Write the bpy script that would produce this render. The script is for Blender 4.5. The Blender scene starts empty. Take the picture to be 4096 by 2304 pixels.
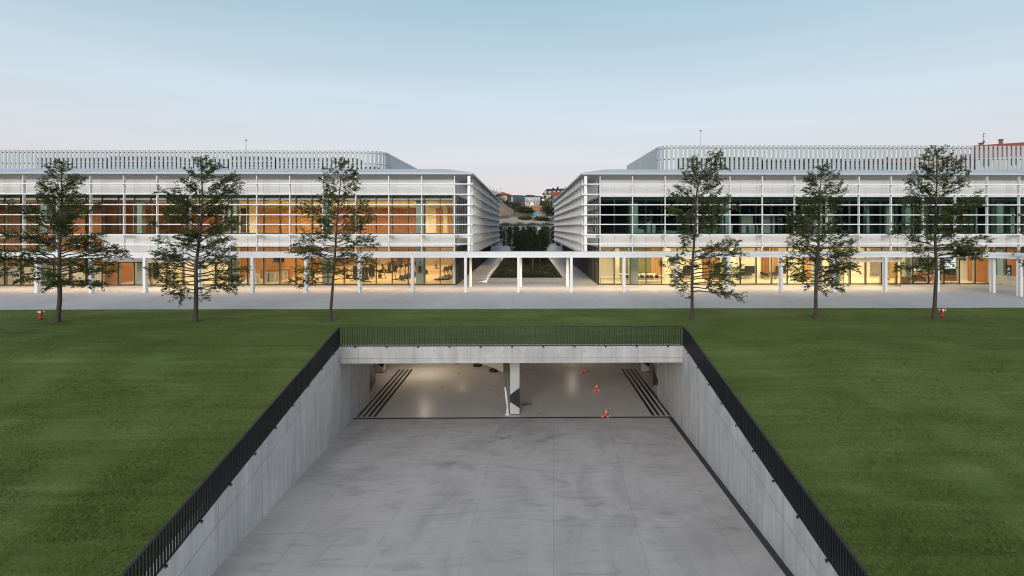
import bpy, math, random
from math import sin, cos, pi, radians
from mathutils import Vector, Matrix, noise as mnoise

SC = bpy.context.scene
COL = SC.collection

# ------------------------------------------------------------------ camera, world, sun, exposure
EYE = 6.6                      # camera height above the paved plaza (metres)
FPX = 2200.0                   # focal length in pixels of a 4096-wide picture
YAW = 0.0134
CX, CY = 2134.5, 907.0         # vanishing point of the view axis, horizon row
cam_d = bpy.data.cameras.new("camera")
cam_d.sensor_width = 36.0
cam_d.lens = 36.0 * FPX / 4096.0
cam_d.shift_x = -(CX - 2048.0) / 4096.0
cam_d.shift_y = -(1152.0 - CY) / 4096.0
cam_d.clip_start, cam_d.clip_end = 0.1, 6000.0
cam = bpy.data.objects.new("camera", cam_d)
cam.location = (0, 0, EYE)
cam.rotation_euler = (pi / 2, 0, -YAW)
COL.objects.link(cam)
SC.camera = cam
CS, SN = cos(YAW), sin(YAW)

def s2l(c):
    c = c / 255.0
    return c / 12.92 if c <= 0.04045 else ((c + 0.055) / 1.055) ** 2.4
def rgb(r, g, b):
    return (s2l(r), s2l(g), s2l(b), 1.0)

SUN_EL, SUN_AZ = radians(13), radians(189)      # low afterglow behind the camera
world = bpy.data.worlds.new("World")
SC.world = world
world.use_nodes = True
wn, wl = world.node_tree.nodes, world.node_tree.links
wn.clear()
w_out = wn.new("ShaderNodeOutputWorld")
sky = wn.new("ShaderNodeTexSky")
sky.sky_type = 'NISHITA'
sky.sun_disc = False
sky.sun_elevation = SUN_EL
sky.sun_rotation = SUN_AZ
bg1 = wn.new("ShaderNodeBackground"); bg1.inputs[1].default_value = 0.02
wl.new(sky.outputs[0], bg1.inputs[0])
tc = wn.new("ShaderNodeTexCoord")
sep = wn.new("ShaderNodeSeparateXYZ")
wl.new(tc.outputs['Generated'], sep.inputs[0])
ramp = wn.new("ShaderNodeValToRGB")
stops = [(0.0, (212, 198, 203)), (0.06, (217, 206, 212)), (0.13, (214, 215, 222)), (0.22, (203, 218, 227)),
         (0.33, (178, 203, 217)), (0.42, (156, 188, 206)), (0.6, (176, 186, 198)), (1.0, (188, 191, 197))]
el = ramp.color_ramp.elements
el[0].position, el[0].color = stops[0][0], rgb(*stops[0][1])
el[1].position, el[1].color = stops[-1][0], rgb(*stops[-1][1])
for p_, c_ in stops[1:-1]:
    e_ = el.new(p_); e_.color = rgb(*c_)
wl.new(sep.outputs[2], ramp.inputs[0])
# very faint streaks of high cloud
wmap = wn.new("ShaderNodeMapping"); wmap.inputs['Scale'].default_value = (1.2, 1.2, 14.0)
wl.new(tc.outputs['Generated'], wmap.inputs[0])
wno = wn.new("ShaderNodeTexNoise"); wno.inputs['Scale'].default_value = 1.6; wno.inputs['Detail'].default_value = 4
wl.new(wmap.outputs[0], wno.inputs['Vector'])
wmr = wn.new("ShaderNodeMapRange"); wmr.inputs['To Min'].default_value = 0.86; wmr.inputs['To Max'].default_value = 1.03
wl.new(wno.outputs[0], wmr.inputs[0])
bg2 = wn.new("ShaderNodeBackground")
wl.new(ramp.outputs[0], bg2.inputs[0])
wl.new(wmr.outputs[0], bg2.inputs[1])
wadd = wn.new("ShaderNodeAddShader")
wl.new(bg1.outputs[0], wadd.inputs[0]); wl.new(bg2.outputs[0], wadd.inputs[1])
wl.new(wadd.outputs[0], w_out.inputs[0])

sun_d = bpy.data.lights.new("sun", 'SUN')
sun_d.energy = 2.3
sun_d.angle = radians(30)
sun_d.color = (1.0, 0.93, 0.87)
sun = bpy.data.objects.new("sun", sun_d)
# light travels away from the sun, towards +Y
sd = Vector((sin(SUN_AZ) * cos(SUN_EL), cos(SUN_AZ) * cos(SUN_EL), sin(SUN_EL)))
sun.rotation_euler = (-sd).to_track_quat('-Z', 'Y').to_euler()
sun.location = (0, -40, 40)
COL.objects.link(sun)

SC.view_settings.view_transform = 'Standard'
SC.view_settings.look = 'None'
SC.view_settings.exposure = 0.0
SC.view_settings.gamma = 1.0
SC.cycles.max_bounces = 7
SC.cycles.diffuse_bounces = 4
SC.cycles.glossy_bounces = 4
SC.cycles.transparent_max_bounces = 14
SC.cycles.caustics_reflective = False
SC.cycles.caustics_refractive = False
SC.cycles.sample_clamp_indirect = 6.0
SC.cycles.filter_width = 1.1
SC.cycles.use_denoising = True

# ------------------------------------------------------------------ measured points -> metres
def on_y(px, Y):
    """world X of picture column px on the vertical plane Y"""
    t = (px - CX) / FPX
    return Y * (SN + t * CS) / (CS - t * SN)
def z_at(py, X, Y):
    return EYE - (py - CY) * (X * SN + Y * CS) / FPX
def ground(px, py, z=0.0):
    d = (EYE - z) * FPX / (py - CY)
    t = (px - CX) / FPX
    return (d * (t * CS + SN), d * (-t * SN + CS))
def lerp(a, b, t):
    return a + (b - a) * t
def interp(x, pts):
    if x <= pts[0][0]: return pts[0][1]
    for (a, va), (b, vb) in zip(pts, pts[1:]):
        if x <= b: return va + (vb - va) * (x - a) / (b - a)
    return pts[-1][1]

# ------------------------------------------------------------------ materials
def new_mat(name):
    m = bpy.data.materials.new(name); m.use_nodes = True
    nt = m.node_tree
    return m, nt.nodes, nt.links, nt.nodes['Principled BSDF']
def pos_vec(n, l, scale=(1, 1, 1), rot=(0, 0, 0)):
    g = n.new("ShaderNodeNewGeometry")
    mp = n.new("ShaderNodeMapping")
    mp.inputs['Scale'].default_value = scale
    mp.inputs['Rotation'].default_value = rot
    l.new(g.outputs['Position'], mp.inputs[0])
    return mp.outputs[0]
def noise(n, l, vec, scale, detail=4, rough=0.55, dist=0.0):
    t = n.new("ShaderNodeTexNoise")
    t.inputs['Scale'].default_value = scale; t.inputs['Detail'].default_value = detail
    t.inputs['Roughness'].default_value = rough; t.inputs['Distortion'].default_value = dist
    if vec is not None: l.new(vec, t.inputs['Vector'])
    return t.outputs[0]
def cramp(n, l, fac, stops):
    r = n.new("ShaderNodeValToRGB")
    e = r.color_ramp.elements
    e[0].position, e[0].color = stops[0][0], stops[0][1]
    e[1].position, e[1].color = stops[-1][0], stops[-1][1]
    for p, c in stops[1:-1]:
        k = e.new(p); k.color = c
    l.new(fac, r.inputs[0])
    return r.outputs[0]
def mixc(n, l, fac, a, b, mode='MIX'):
    m = n.new("ShaderNodeMix"); m.data_type = 'RGBA'; m.blend_type = mode
    for s, v in ((m.inputs[0], fac), (m.inputs[6], a), (m.inputs[7], b)):
        if hasattr(v, 'is_output'): l.new(v, s)
        else: s.default_value = v
    return m.outputs[2]
def bump(n, l, b, h, strength, dist):
    k = n.new("ShaderNodeBump")
    k.inputs['Strength'].default_value = strength; k.inputs['Distance'].default_value = dist
    l.new(h, k.inputs['Height']); l.new(k.outputs[0], b.inputs['Normal'])
def g4(v): return (v, v, v, 1)
def plain(name, col, rough=0.5, metal=0.0, var=0.12, scale=2.0, stretch=(1, 1, 1), bmp=0.0, spec=0.5):
    """one colour with a soft procedural variation"""
    m, n, l, b = new_mat(name)
    b.inputs['Roughness'].default_value = rough; b.inputs['Metallic'].default_value = metal
    b.inputs['Specular IOR Level'].default_value = spec
    v = noise(n, l, pos_vec(n, l, stretch), scale, 5)
    c = cramp(n, l, v, [(0.25, tuple(x * (1 - var) for x in col[:3]) + (1,)), (0.75, tuple(min(1, x * (1 + var)) for x in col[:3]) + (1,))])
    l.new(c, b.inputs['Base Color'])
    if bmp: bump(n, l, b, v, bmp, 0.02)
    return m
def emit(name, col, strength):
    m, n, l, b = new_mat(name)
    b.inputs['Base Color'].default_value = (0, 0, 0, 1)
    b.inputs['Emission Color'].default_value = col
    b.inputs['Emission Strength'].default_value = strength
    return m
def glass(name, tint, ior=1.5, boost=1.0):
    """thin window sheet: Fresnel mix of clear tint and mirror"""
    m, n, l, b = new_mat(name)
    out = n['Material Output'] if 'Material Output' in n else None
    n.remove(b)
    tr = n.new("ShaderNodeBsdfTransparent"); tr.inputs[0].default_value = tint
    gl = n.new("ShaderNodeBsdfGlossy"); gl.inputs['Roughness'].default_value = 0.01
    wv = noise(n, l, pos_vec(n, l), 0.9, 1)
    bm = n.new("ShaderNodeBump"); bm.inputs['Strength'].default_value = 0.06; bm.inputs['Distance'].default_value = 0.05
    l.new(wv, bm.inputs['Height']); l.new(bm.outputs[0], gl.inputs['Normal'])
    fr = n.new("ShaderNodeFresnel"); fr.inputs[0].default_value = ior
    mt = n.new("ShaderNodeMath"); mt.operation = 'MULTIPLY'; mt.inputs[1].default_value = boost; mt.use_clamp = True
    l.new(fr.outputs[0], mt.inputs[0])
    mx = n.new("ShaderNodeMixShader")
    l.new(mt.outputs[0], mx.inputs[0]); l.new(tr.outputs[0], mx.inputs[1]); l.new(gl.outputs[0], mx.inputs[2])
    l.new(mx.outputs[0], out.inputs[0])
    return m
def leaf_mat(name, dark, light, trans=0.25, scale=1.3):
    m, n, l, b = new_mat(name)
    b.inputs['Roughness'].default_value = 0.55
    v = noise(n, l, pos_vec(n, l), scale, 3)
    w = n.new("ShaderNodeTexWhiteNoise"); l.new(pos_vec(n, l, (6, 6, 6)), w.inputs[0])
    v2 = noise(n, l, pos_vec(n, l), 9, 2)
    add = n.new("ShaderNodeMath"); add.operation = 'ADD'; l.new(v, add.inputs[0])
    sc = n.new("ShaderNodeMath"); sc.operation = 'MULTIPLY_ADD'; sc.inputs[1].default_value = 0.7; sc.inputs[2].default_value = -0.35
    l.new(v2, sc.inputs[0]); l.new(sc.outputs[0], add.inputs[1])
    c = cramp(n, l, add.outputs[0], [(0.3, dark), (0.7, light)])
    l.new(c, b.inputs['Base Color'])
    out = n['Material Output']
    tl = n.new("ShaderNodeBsdfTranslucent"); l.new(c, tl.inputs[0])
    mx = n.new("ShaderNodeMixShader"); mx.inputs[0].default_value = trans
    l.new(b.outputs[0], mx.inputs[1]); l.new(tl.outputs[0], mx.inputs[2]); l.new(mx.outputs[0], out.inputs[0])
    return m

def paving_mat():
    m, n, l, b = new_mat("stone_paving")
    v = pos_vec(n, l, (1, 1, 1), (0, 0, pi / 2))
    br = n.new("ShaderNodeTexBrick")
    br.offset = 0.37; br.offset_frequency = 2; br.squash = 1.0
    br.inputs['Scale'].default_value = 1.0
    br.inputs['Brick Width'].default_value = 1.7; br.inputs['Row Height'].default_value = 0.6
    br.inputs['Mortar Size'].default_value = 0.012; br.inputs['Mortar Smooth'].default_value = 0.1
    br.inputs['Color1'].default_value = (0.475, 0.485, 0.50, 1); br.inputs['Color2'].default_value = (0.505, 0.51, 0.52, 1)
    br.inputs['Mortar'].default_value = (0.39, 0.39, 0.40, 1)
    l.new(v, br.inputs['Vector'])
    big = noise(n, l, pos_vec(n, l, (1, 0.35, 1)), 0.22, 4)
    fine = noise(n, l, pos_vec(n, l), 14, 3)
    c = mixc(n, l, 1.0, br.outputs[0], cramp(n, l, big, [(0.3, g4(0.86)), (0.7, g4(1.05))]), 'MULTIPLY')
    c = mixc(n, l, 1.0, c, cramp(n, l, fine, [(0.3, g4(0.93)), (0.7, g4(1.05))]), 'MULTIPLY')
    l.new(c, b.inputs['Base Color'])
    b.inputs['Roughness'].default_value = 0.62
    bump(n, l, b, br.outputs[1], -0.25, 0.01)
    return m
def grass_mat():
    m, n, l, b = new_mat("mown_grass")
    big = noise(n, l, pos_vec(n, l, (0.6, 1.0, 1)), 0.30, 5, 0.6, 0.6)
    streak = noise(n, l, pos_vec(n, l, (0.07, 2.2, 1)), 1.1, 4, 0.6)
    fine = noise(n, l, pos_vec(n, l, (1, 1, 1)), 11, 4, 0.7)
    blade = noise(n, l, pos_vec(n, l, (1, 0.6, 1)), 60, 2, 0.7)
    c = cramp(n, l, big, [(0.30, (0.094, 0.142, 0.034, 1)), (0.50, (0.120, 0.172, 0.045, 1)), (0.70, (0.158, 0.210, 0.072, 1))])
    c = mixc(n, l, 1.0, c, cramp(n, l, streak, [(0.3, g4(0.82)), (0.70, g4(1.15))]), 'MULTIPLY')
    c = mixc(n, l, 1.0, c, cramp(n, l, fine, [(0.28, g4(0.74)), (0.72, (1.24, 1.22, 1.18, 1))]), 'MULTIPLY')
    c = mixc(n, l, 1.0, c, cramp(n, l, blade, [(0.25, g4(0.75)), (0.75, g4(1.25))]), 'MULTIPLY')
    l.new(c, b.inputs['Base Color'])
    b.inputs['Roughness'].default_value = 0.9
    b.inputs['Specular IOR Level'].default_value = 0.12
    ad = n.new("ShaderNodeMath"); ad.operation = 'ADD'; l.new(fine, ad.inputs[0]); l.new(blade, ad.inputs[1])
    bump(n, l, b, ad.outputs[0], 0.7, 0.06)
    return m
def concrete_floor_mat(name, base, glossy, joint=(3.1, 5.2), skew=0.05, worn=1.0):
    m, n, l, b = new_mat(name)
    v = pos_vec(n, l, (1, 1, 1), (0, 0, pi / 2 + skew))
    br = n.new("ShaderNodeTexBrick"); br.offset = 0.0
    br.inputs['Scale'].default_value = 1.0
    br.inputs['Brick Width'].default_value = joint[1]; br.inputs['Row Height'].default_value = joint[0]
    br.inputs['Mortar Size'].default_value = 0.009; br.inputs['Mortar Smooth'].default_value = 0.0
    br.inputs['Color1'].default_value = g4(1); br.inputs['Color2'].default_value = g4(0.97); br.inputs['Mortar'].default_value = g4(0.66)
    l.new(v, br.inputs['Vector'])
    big = noise(n, l, pos_vec(n, l, (1, 0.7, 1)), 0.28, 6, 0.62, 1.6)
    smear = noise(n, l, pos_vec(n, l, (0.35, 1.3, 1), (0, 0, 0.5)), 0.9, 6, 0.65, 2.2)
    fine = noise(n, l, pos_vec(n, l), 22, 3)
    c = cramp(n, l, big, [(0.28, tuple(x * (1 - .26 * worn) for x in base) + (1,)), (0.5, tuple(base) + (1,)), (0.75, tuple(x * (1 + .15 * worn) for x in base) + (1,))])
    c = mixc(n, l, 1.0, c, cramp(n, l, smear, [(0.30, g4(1 - 0.22 * worn)), (0.46, g4(1 - 0.02 * worn)), (0.72, g4(1 + 0.07 * worn))]), 'MULTIPLY')
    c = mixc(n, l, 1.0, c, cramp(n, l, fine, [(0.3, g4(0.94)), (0.7, g4(1.05))]), 'MULTIPLY')
    c = mixc(n, l, 1.0, c, br.outputs[0], 'MULTIPLY')
    l.new(c, b.inputs['Base Color'])
    b.inputs['Specular IOR Level'].default_value = 0.28
    r = cramp(n, l, big, [(0.3, g4(glossy)), (0.7, g4(min(1, glossy + 0.14 * worn)))])
    l.new(r, b.inputs['Roughness'])
    return m
def cast_concrete_mat(name, base, axis):
    """cast wall: pour joints along axis (0 = X, 1 = Y), streaks down the face"""
    m, n, l, b = new_mat(name)
    st = noise(n, l, pos_vec(n, l, (3.0, 3.0, 0.25)), 1.0, 5, 0.6)
    bl = noise(n, l, pos_vec(n, l), 0.55, 5, 0.6, 0.8)
    fi = noise(n, l, pos_vec(n, l), 16, 3)
    g = n.new("ShaderNodeNewGeometry"); s = n.new("ShaderNodeSeparateXYZ"); l.new(g.outputs['Position'], s.inputs[0])
    md = n.new("ShaderNodeMath"); md.operation = 'PINGPONG'; md.inputs[1].default_value = 1.53
    l.new(s.outputs[axis], md.inputs[0])
    lt = n.new("ShaderNodeMath"); lt.operation = 'LESS_THAN'; lt.inputs[1].default_value = 0.014; l.new(md.outputs[0], lt.inputs[0])
    c = cramp(n, l, bl, [(0.3, tuple(x * 0.86 for x in base) + (1,)), (0.7, tuple(x * 1.08 for x in base) + (1,))])
    c = mixc(n, l, 1.0, c, cramp(n, l, st, [(0.3, g4(0.80)), (0.7, g4(1.07))]), 'MULTIPLY')
    c = mixc(n, l, 1.0, c, cramp(n, l, fi, [(0.3, g4(0.95)), (0.7, g4(1.04))]), 'MULTIPLY')
    c = mixc(n, l, lt.outputs[0], c, tuple(x * 0.55 for x in base) + (1,))
    l.new(c, b.inputs['Base Color']); b.inputs['Roughness'].default_value = 0.75
    bump(n, l, b, fi, 0.15, 0.01)
    return m
def tyre_mat():
    m, n, l, b = new_mat("tyre_rubber_smudge")
    b.inputs['Base Color'].default_value = (0.10, 0.095, 0.095, 1); b.inputs['Roughness'].default_value = 0.6
    v = noise(n, l, pos_vec(n, l), 2.2, 5, 0.7, 0.8)
    b_a = cramp(n, l, v, [(0.38, g4(0.0)), (0.72, g4(0.30))])
    l.new(b_a, b.inputs['Alpha'])
    return m
def wood_mat(name, a, c2, boards=0.3, axis=0):
    m, n, l, b = new_mat(name)
    gr = noise(n, l, pos_vec(n, l, (6, 6, 0.5)), 1.6, 5, 0.6, 0.5)
    g = n.new("ShaderNodeNewGeometry"); s = n.new("ShaderNodeSeparateXYZ"); l.new(g.outputs['Position'], s.inputs[0])
    md = n.new("ShaderNodeMath"); md.operation = 'PINGPONG'; md.inputs[1].default_value = boards / 2
    l.new(s.outputs[axis], md.inputs[0])
    lt = n.new("ShaderNodeMath"); lt.operation = 'LESS_THAN'; lt.inputs[1].default_value = 0.022; l.new(md.outputs[0], lt.inputs[0])
    c = cramp(n, l, gr, [(0.3, a), (0.7, c2)])
    c = mixc(n, l, lt.outputs[0], c, tuple(x * 0.45 for x in a[:3]) + (1,))
    l.new(c, b.inputs['Base Color']); b.inputs['Roughness'].default_value = 0.45
    return m

M = {
    'white_metal': plain("white_painted_metal", (0.87, 0.87, 0.87, 1), 0.38, 0, 0.03, 0.8),
    'panel': plain("white_facade_panel", (0.76, 0.765, 0.75, 1), 0.45, 0, 0.035, 0.9),
    'eave': plain("pale_grey_eave", (0.50, 0.53, 0.55, 1), 0.45, 0, 0.04, 0.7),
    'dry_grass': plain("dry_grass_ring", (0.13, 0.125, 0.055, 1), 0.95, 0, 0.3, 9),
    'soffit': plain("grey_soffit_board", (0.34, 0.35, 0.36, 1), 0.6, 0, 0.05, 0.5),
    'roof_metal': plain("pale_roof_sheet", (0.50, 0.56, 0.62, 1), 0.4, 0, 0.05, 0.4),
    'slat': plain("pale_grey_slat", (0.43, 0.46, 0.465, 1), 0.45, 0, 0.05, 0.7),
    'dark_frame': plain("dark_window_frame", (0.014, 0.016, 0.017, 1), 0.35, 0, 0.2),
    'pale_mullion': plain("pale_mullion", (0.50, 0.50, 0.42, 1), 0.5, 0, 0.05),
    'green_mullion': plain("green_grey_mullion", (0.24, 0.33, 0.29, 1), 0.5, 0, 0.05),
    'glass': glass("clear_window_glass", (0.90, 0.94, 0.91, 1), 1.5),
    'dark_glass': glass("dark_window_glass", (0.66, 0.82, 0.79, 1), 1.5, 1.25),
    'clear': glass("clear_door_glass", (0.95, 0.97, 0.96, 1), 1.4),
    'cream': plain("cream_wall_paint", (0.74, 0.69, 0.58, 1), 0.7, 0, 0.05, 0.6),
    'cream_floor': plain("cream_stone_floor", (0.62, 0.55, 0.42, 1), 0.28, 0, 0.06, 0.5),
    'gym_floor': plain("amber_gym_floor", (0.60, 0.47, 0.28, 1), 0.3, 0, 0.06, 0.8),
    'ceiling': plain("white_ceiling", (0.75, 0.73, 0.68, 1), 0.8, 0, 0.03),
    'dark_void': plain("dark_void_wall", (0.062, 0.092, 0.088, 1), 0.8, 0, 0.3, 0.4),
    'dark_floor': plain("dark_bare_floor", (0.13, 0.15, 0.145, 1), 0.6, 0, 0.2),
    'wood': wood_mat("oak_wall_boards", (0.40, 0.205, 0.068, 1), (0.54, 0.305, 0.112, 1)),
    'wood_side': wood_mat("oak_wall_boards_side", (0.40, 0.205, 0.068, 1), (0.54, 0.305, 0.112, 1), 0.3, 1),
    'brown_wood': wood_mat("red_brown_wall_boards", (0.24, 0.098, 0.034, 1), (0.34, 0.150, 0.055, 1), 0.42),
    'olive': plain("olive_glazed_partition", (0.17, 0.16, 0.075, 1), 0.35, 0, 0.12, 0.7, (1, 1, 3)),
    'column': plain("pale_green_column", (0.42, 0.50, 0.43, 1), 0.6, 0, 0.05),
    'black': plain("black_rubber", (0.016, 0.016, 0.018, 1), 0.5, 0, 0.2),
    'charcoal': plain("charcoal_plastic", (0.035, 0.034, 0.036, 1), 0.45, 0, 0.15),
    'steel': plain("brushed_steel", (0.55, 0.55, 0.53, 1), 0.3, 0.8, 0.06, 5, (8, 8, 0.4)),
    'rail_dark': plain("anthracite_railing_paint", (0.013, 0.014, 0.017, 1), 0.42, 0, 0.15),
    'hydrant_red': plain("hydrant_red_paint", (0.45, 0.018, 0.025, 1), 0.35, 0, 0.12, 8),
    'hydrant_white': plain("hydrant_white_caps", (0.75, 0.77, 0.78, 1), 0.35, 0, 0.05),
    'orange': plain("orange_cone_plastic", (0.78, 0.12, 0.03, 1), 0.5, 0, 0.1, 8),
    'white': plain("white_plastic", (0.78, 0.78, 0.78, 1), 0.45, 0, 0.04),
    'tan': plain("tan_leather", (0.30, 0.115, 0.045, 1), 0.5, 0, 0.15, 3),
    'table_top': plain("white_table_top", (0.80, 0.77, 0.68, 1), 0.35, 0, 0.03),
    'bark': plain("grey_brown_bark", (0.062, 0.050, 0.042, 1), 0.9, 0, 0.4, 9, (1, 1, 0.25), 0.6),
    'pale_bark': plain("pale_bark", (0.24, 0.20, 0.15, 1), 0.85, 0, 0.3, 12, (1, 1, 0.3), 0.4),
    'oak_leaf': leaf_mat("oak_leaf", (0.038, 0.062, 0.017, 1), (0.160, 0.195, 0.050, 1)),
    'dark_leaf': leaf_mat("dark_leaf", (0.012, 0.026, 0.010, 1), (0.042, 0.066, 0.022, 1), 0.2, 0.8),
    'vine_leaf': leaf_mat("vine_leaf", (0.012, 0.022, 0.012, 1), (0.040, 0.052, 0.024, 1), 0.15, 0.5),
    'bed_leaf': leaf_mat("bed_leaf", (0.030, 0.044, 0.016, 1), (0.130, 0.115, 0.048, 1), 0.2, 0.5),
    'yellow_leaf': leaf_mat("yellow_leaf", (0.05, 0.055, 0.018, 1), (0.17, 0.15, 0.04, 1), 0.2, 0.5),
    'paving': paving_mat(),
    'grass': grass_mat(),
    'ramp_floor': concrete_floor_mat("smooth_concrete_drive", (0.465, 0.435, 0.418), 0.5),
    'garage_floor': concrete_floor_mat("polished_garage_floor", (0.56, 0.535, 0.51), 0.27, (6.0, 8.0), 0.02, 0.25),
    'cast_y': cast_concrete_mat("cast_concrete_side", (0.71, 0.68, 0.655), 1),
    'cast_x': cast_concrete_mat("cast_concrete_beam", (0.52, 0.515, 0.505), 0),
    'garage_paint': plain("garage_white_paint", (0.50, 0.49, 0.48, 1), 0.6, 0, 0.06),
    'asphalt': plain("dark_drain_grating", (0.035, 0.034, 0.036, 1), 0.6, 0, 0.3, 5),
    'stripe': plain("black_floor_paint", (0.018, 0.017, 0.018, 1), 0.3, 0, 0.3, 3),
    'planter_stone': plain("planter_stone", (0.46, 0.43, 0.41, 1), 0.7, 0, 0.07, 3),
    'soil': plain("dark_soil", (0.035, 0.028, 0.018, 1), 0.95, 0, 0.3, 3),
    'earth': plain("bare_earth", (0.30, 0.20, 0.145, 1), 0.95, 0, 0.35, 0.25, (1, 1, 1), 0.5),
    'dirt_road': plain("pale_dirt_road", (0.42, 0.36, 0.30, 1), 0.95, 0, 0.2, 0.2),
    'terrain': plain("scrub_terrain", (0.11, 0.105, 0.055, 1), 0.95, 0, 0.5, 0.12, (1, 1, 1), 0.4),
    'far_wood': plain("far_wooded_hill", (0.045, 0.070, 0.075, 1), 0.95, 0, 0.35, 0.04, (1, 1, 1.4)),
    'far_wall': plain("pale_rendered_wall", (0.52, 0.55, 0.58, 1), 0.7, 0, 0.08, 0.5, (1, 1, 0.3)),
    'roof_tile': plain("red_roof_tile", (0.28, 0.075, 0.045, 1), 0.75, 0, 0.25, 1.2, (1, 4, 1)),
    'slate': plain("dark_slate_roof", (0.022, 0.026, 0.034, 1), 0.6, 0, 0.2, 1),
    'render_white': plain("off_white_render", (0.52, 0.47, 0.42, 1), 0.8, 0, 0.08, 0.6),
    'render_grey': plain("grey_render", (0.40, 0.40, 0.41, 1), 0.8, 0, 0.08, 0.6),
    'brick': plain("pinkish_brick", (0.30, 0.19, 0.155, 1), 0.85, 0, 0.15, 2),
    'dark_red': plain("dark_red_cladding", (0.09, 0.028, 0.028, 1), 0.6, 0, 0.15),
    'pane_dark': plain("dark_distant_window", (0.03, 0.033, 0.04, 1), 0.15, 0, 0.2),
    'pane_pale': plain("pale_distant_window", (0.55, 0.50, 0.38, 1), 0.2, 0, 0.1),
    'chimney_brick': plain("chimney_brick", (0.24, 0.095, 0.06, 1), 0.85, 0, 0.2, 6),
    'blue': plain("blue_tarpaulin", (0.03, 0.28, 0.50, 1), 0.5, 0, 0.15, 2),
    'crate_wood': plain("orange_brown_wood", (0.36, 0.17, 0.08, 1), 0.7, 0, 0.15, 3),
    'equip': plain("plant_unit_grey", (0.040, 0.043, 0.048, 1), 0.5, 0.2, 0.15, 1),
    'galv': plain("galvanised_steel", (0.42, 0.43, 0.44, 1), 0.4, 0.5, 0.08, 4),
    'tyre': tyre_mat(),
    'lamp_glow': emit("warm_lamp_glow", (1.0, 0.48, 0.17, 1), 9.0),
    'step_glow': emit("step_light_glow", (1.0, 0.74, 0.45, 1), 6.0),
    'screen_white': emit("lit_projection_screen", (0.93, 0.97, 1.0, 1), 1.05),
    'vend_glow': emit("lit_vending_front", (0.62, 0.80, 0.85, 1), 0.7),
    'pendant_glow': emit("pendant_glow", (1.0, 0.82, 0.5, 1), 7.0),
    'tube_glow': emit("ceiling_tube_glow", (1.0, 0.80, 0.55, 1), 9.0),
}

# ------------------------------------------------------------------ mesh helpers
class MB:
    def __init__(s): s.v = []; s.f = []
    def box(s, x0, x1, y0, y1, z0, z1):
        k = len(s.v)
        s.v += [(x0, y0, z0), (x1, y0, z0), (x1, y1, z0), (x0, y1, z0), (x0, y0, z1), (x1, y0, z1), (x1, y1, z1), (x0, y1, z1)]
        s.f += [(k, k+3, k+2, k+1), (k+4, k+5, k+6, k+7), (k, k+1, k+5, k+4), (k+1, k+2, k+6, k+5), (k+2, k+3, k+7, k+6), (k+3, k, k+4, k+7)]
        return s
    def poly(s, pts):
        k = len(s.v); s.v += [tuple(p) for p in pts]; s.f.append(tuple(range(k, k + len(pts)))); return s
    def prism(s, pts, d):
        """closed outline pts (3-D, planar) pushed along vector d"""
        k = len(s.v); n = len(pts)
        s.v += [tuple(p) for p in pts] + [(p[0]+d[0], p[1]+d[1], p[2]+d[2]) for p in pts]
        s.f += [tuple(range(k, k+n))[::-1], tuple(range(k+n, k+2*n))]
        s.f += [(k+i, k+(i+1) % n, k+n+(i+1) % n, k+n+i) for i in range(n)]
        return s
    def tube(s, pts, rad, n=8, cap=True):
        pts = [Vector(p) for p in pts]
        if not hasattr(rad, '__len__'): rad = [rad] * len(pts)
        k = len(s.v); ref = None
        for i, p in enumerate(pts):
            d = (pts[min(i+1, len(pts)-1)] - pts[max(i-1, 0)])
            if d.length < 1e-6: d = Vector((0, 0, 1))
            d.normalize()
            if ref is None: ref = Vector((1, 0, 0)) if abs(d.x) < 0.9 else Vector((0, 1, 0))
            a = (ref - d * ref.dot(d)).normalized(); b = d.cross(a); ref = a
            for j in range(n):
                q = p + (a * cos(2*pi*j/n) + b * sin(2*pi*j/n)) * rad[i]
                s.v.append(tuple(q))
        for i in range(len(pts)-1):
            for j in range(n):
                s.f.append((k+i*n+j, k+i*n+(j+1) % n, k+(i+1)*n+(j+1) % n, k+(i+1)*n+j))
        if cap:
            s.f.append(tuple(range(k, k+n))[::-1]); s.f.append(tuple(range(k+(len(pts)-1)*n, k+len(pts)*n)))
        return s
    def lathe(s, prof, c=(0, 0, 0), n=14):
        k = len(s.v)
        for r, z in prof:
            for j in range(n):
                s.v.append((c[0]+r*cos(2*pi*j/n), c[1]+r*sin(2*pi*j/n), c[2]+z))
        for i in range(len(prof)-1):
            for j in range(n):
                s.f.append((k+i*n+j, k+i*n+(j+1) % n, k+(i+1)*n+(j+1) % n, k+(i+1)*n+j))
        s.f.append(tuple(range(k, k+n))[::-1]); s.f.append(tuple(range(k+(len(prof)-1)*n, k+len(prof)*n)))
        return s
    def leaf(s, p, d, u, L, W):
        """one folded leaf at p along d"""
        k = len(s.v)
        sd = d.cross(u)
        if sd.length < 1e-4: sd = Vector((1, 0, 0))
        sd.normalize()
        m = p + d * (L * 0.5)
        t = p + d * L
        a = m + sd * (W * 0.5) + u * (W * 0.12); b = m - sd * (W * 0.5) + u * (W * 0.12)
        s.v += [tuple(p), tuple(a), tuple(t), tuple(b)]
        s.f.append((k, k+1, k+2, k+3))
    def mesh(s, name, org=(0, 0, 0)):
        me = bpy.data.meshes.new(name)
        if org != (0, 0, 0): v = [(a-org[0], b-org[1], c-org[2]) for a, b, c in s.v]
        else: v = s.v
        me.from_pydata(v, [], s.f); me.update()
        return me

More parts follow.
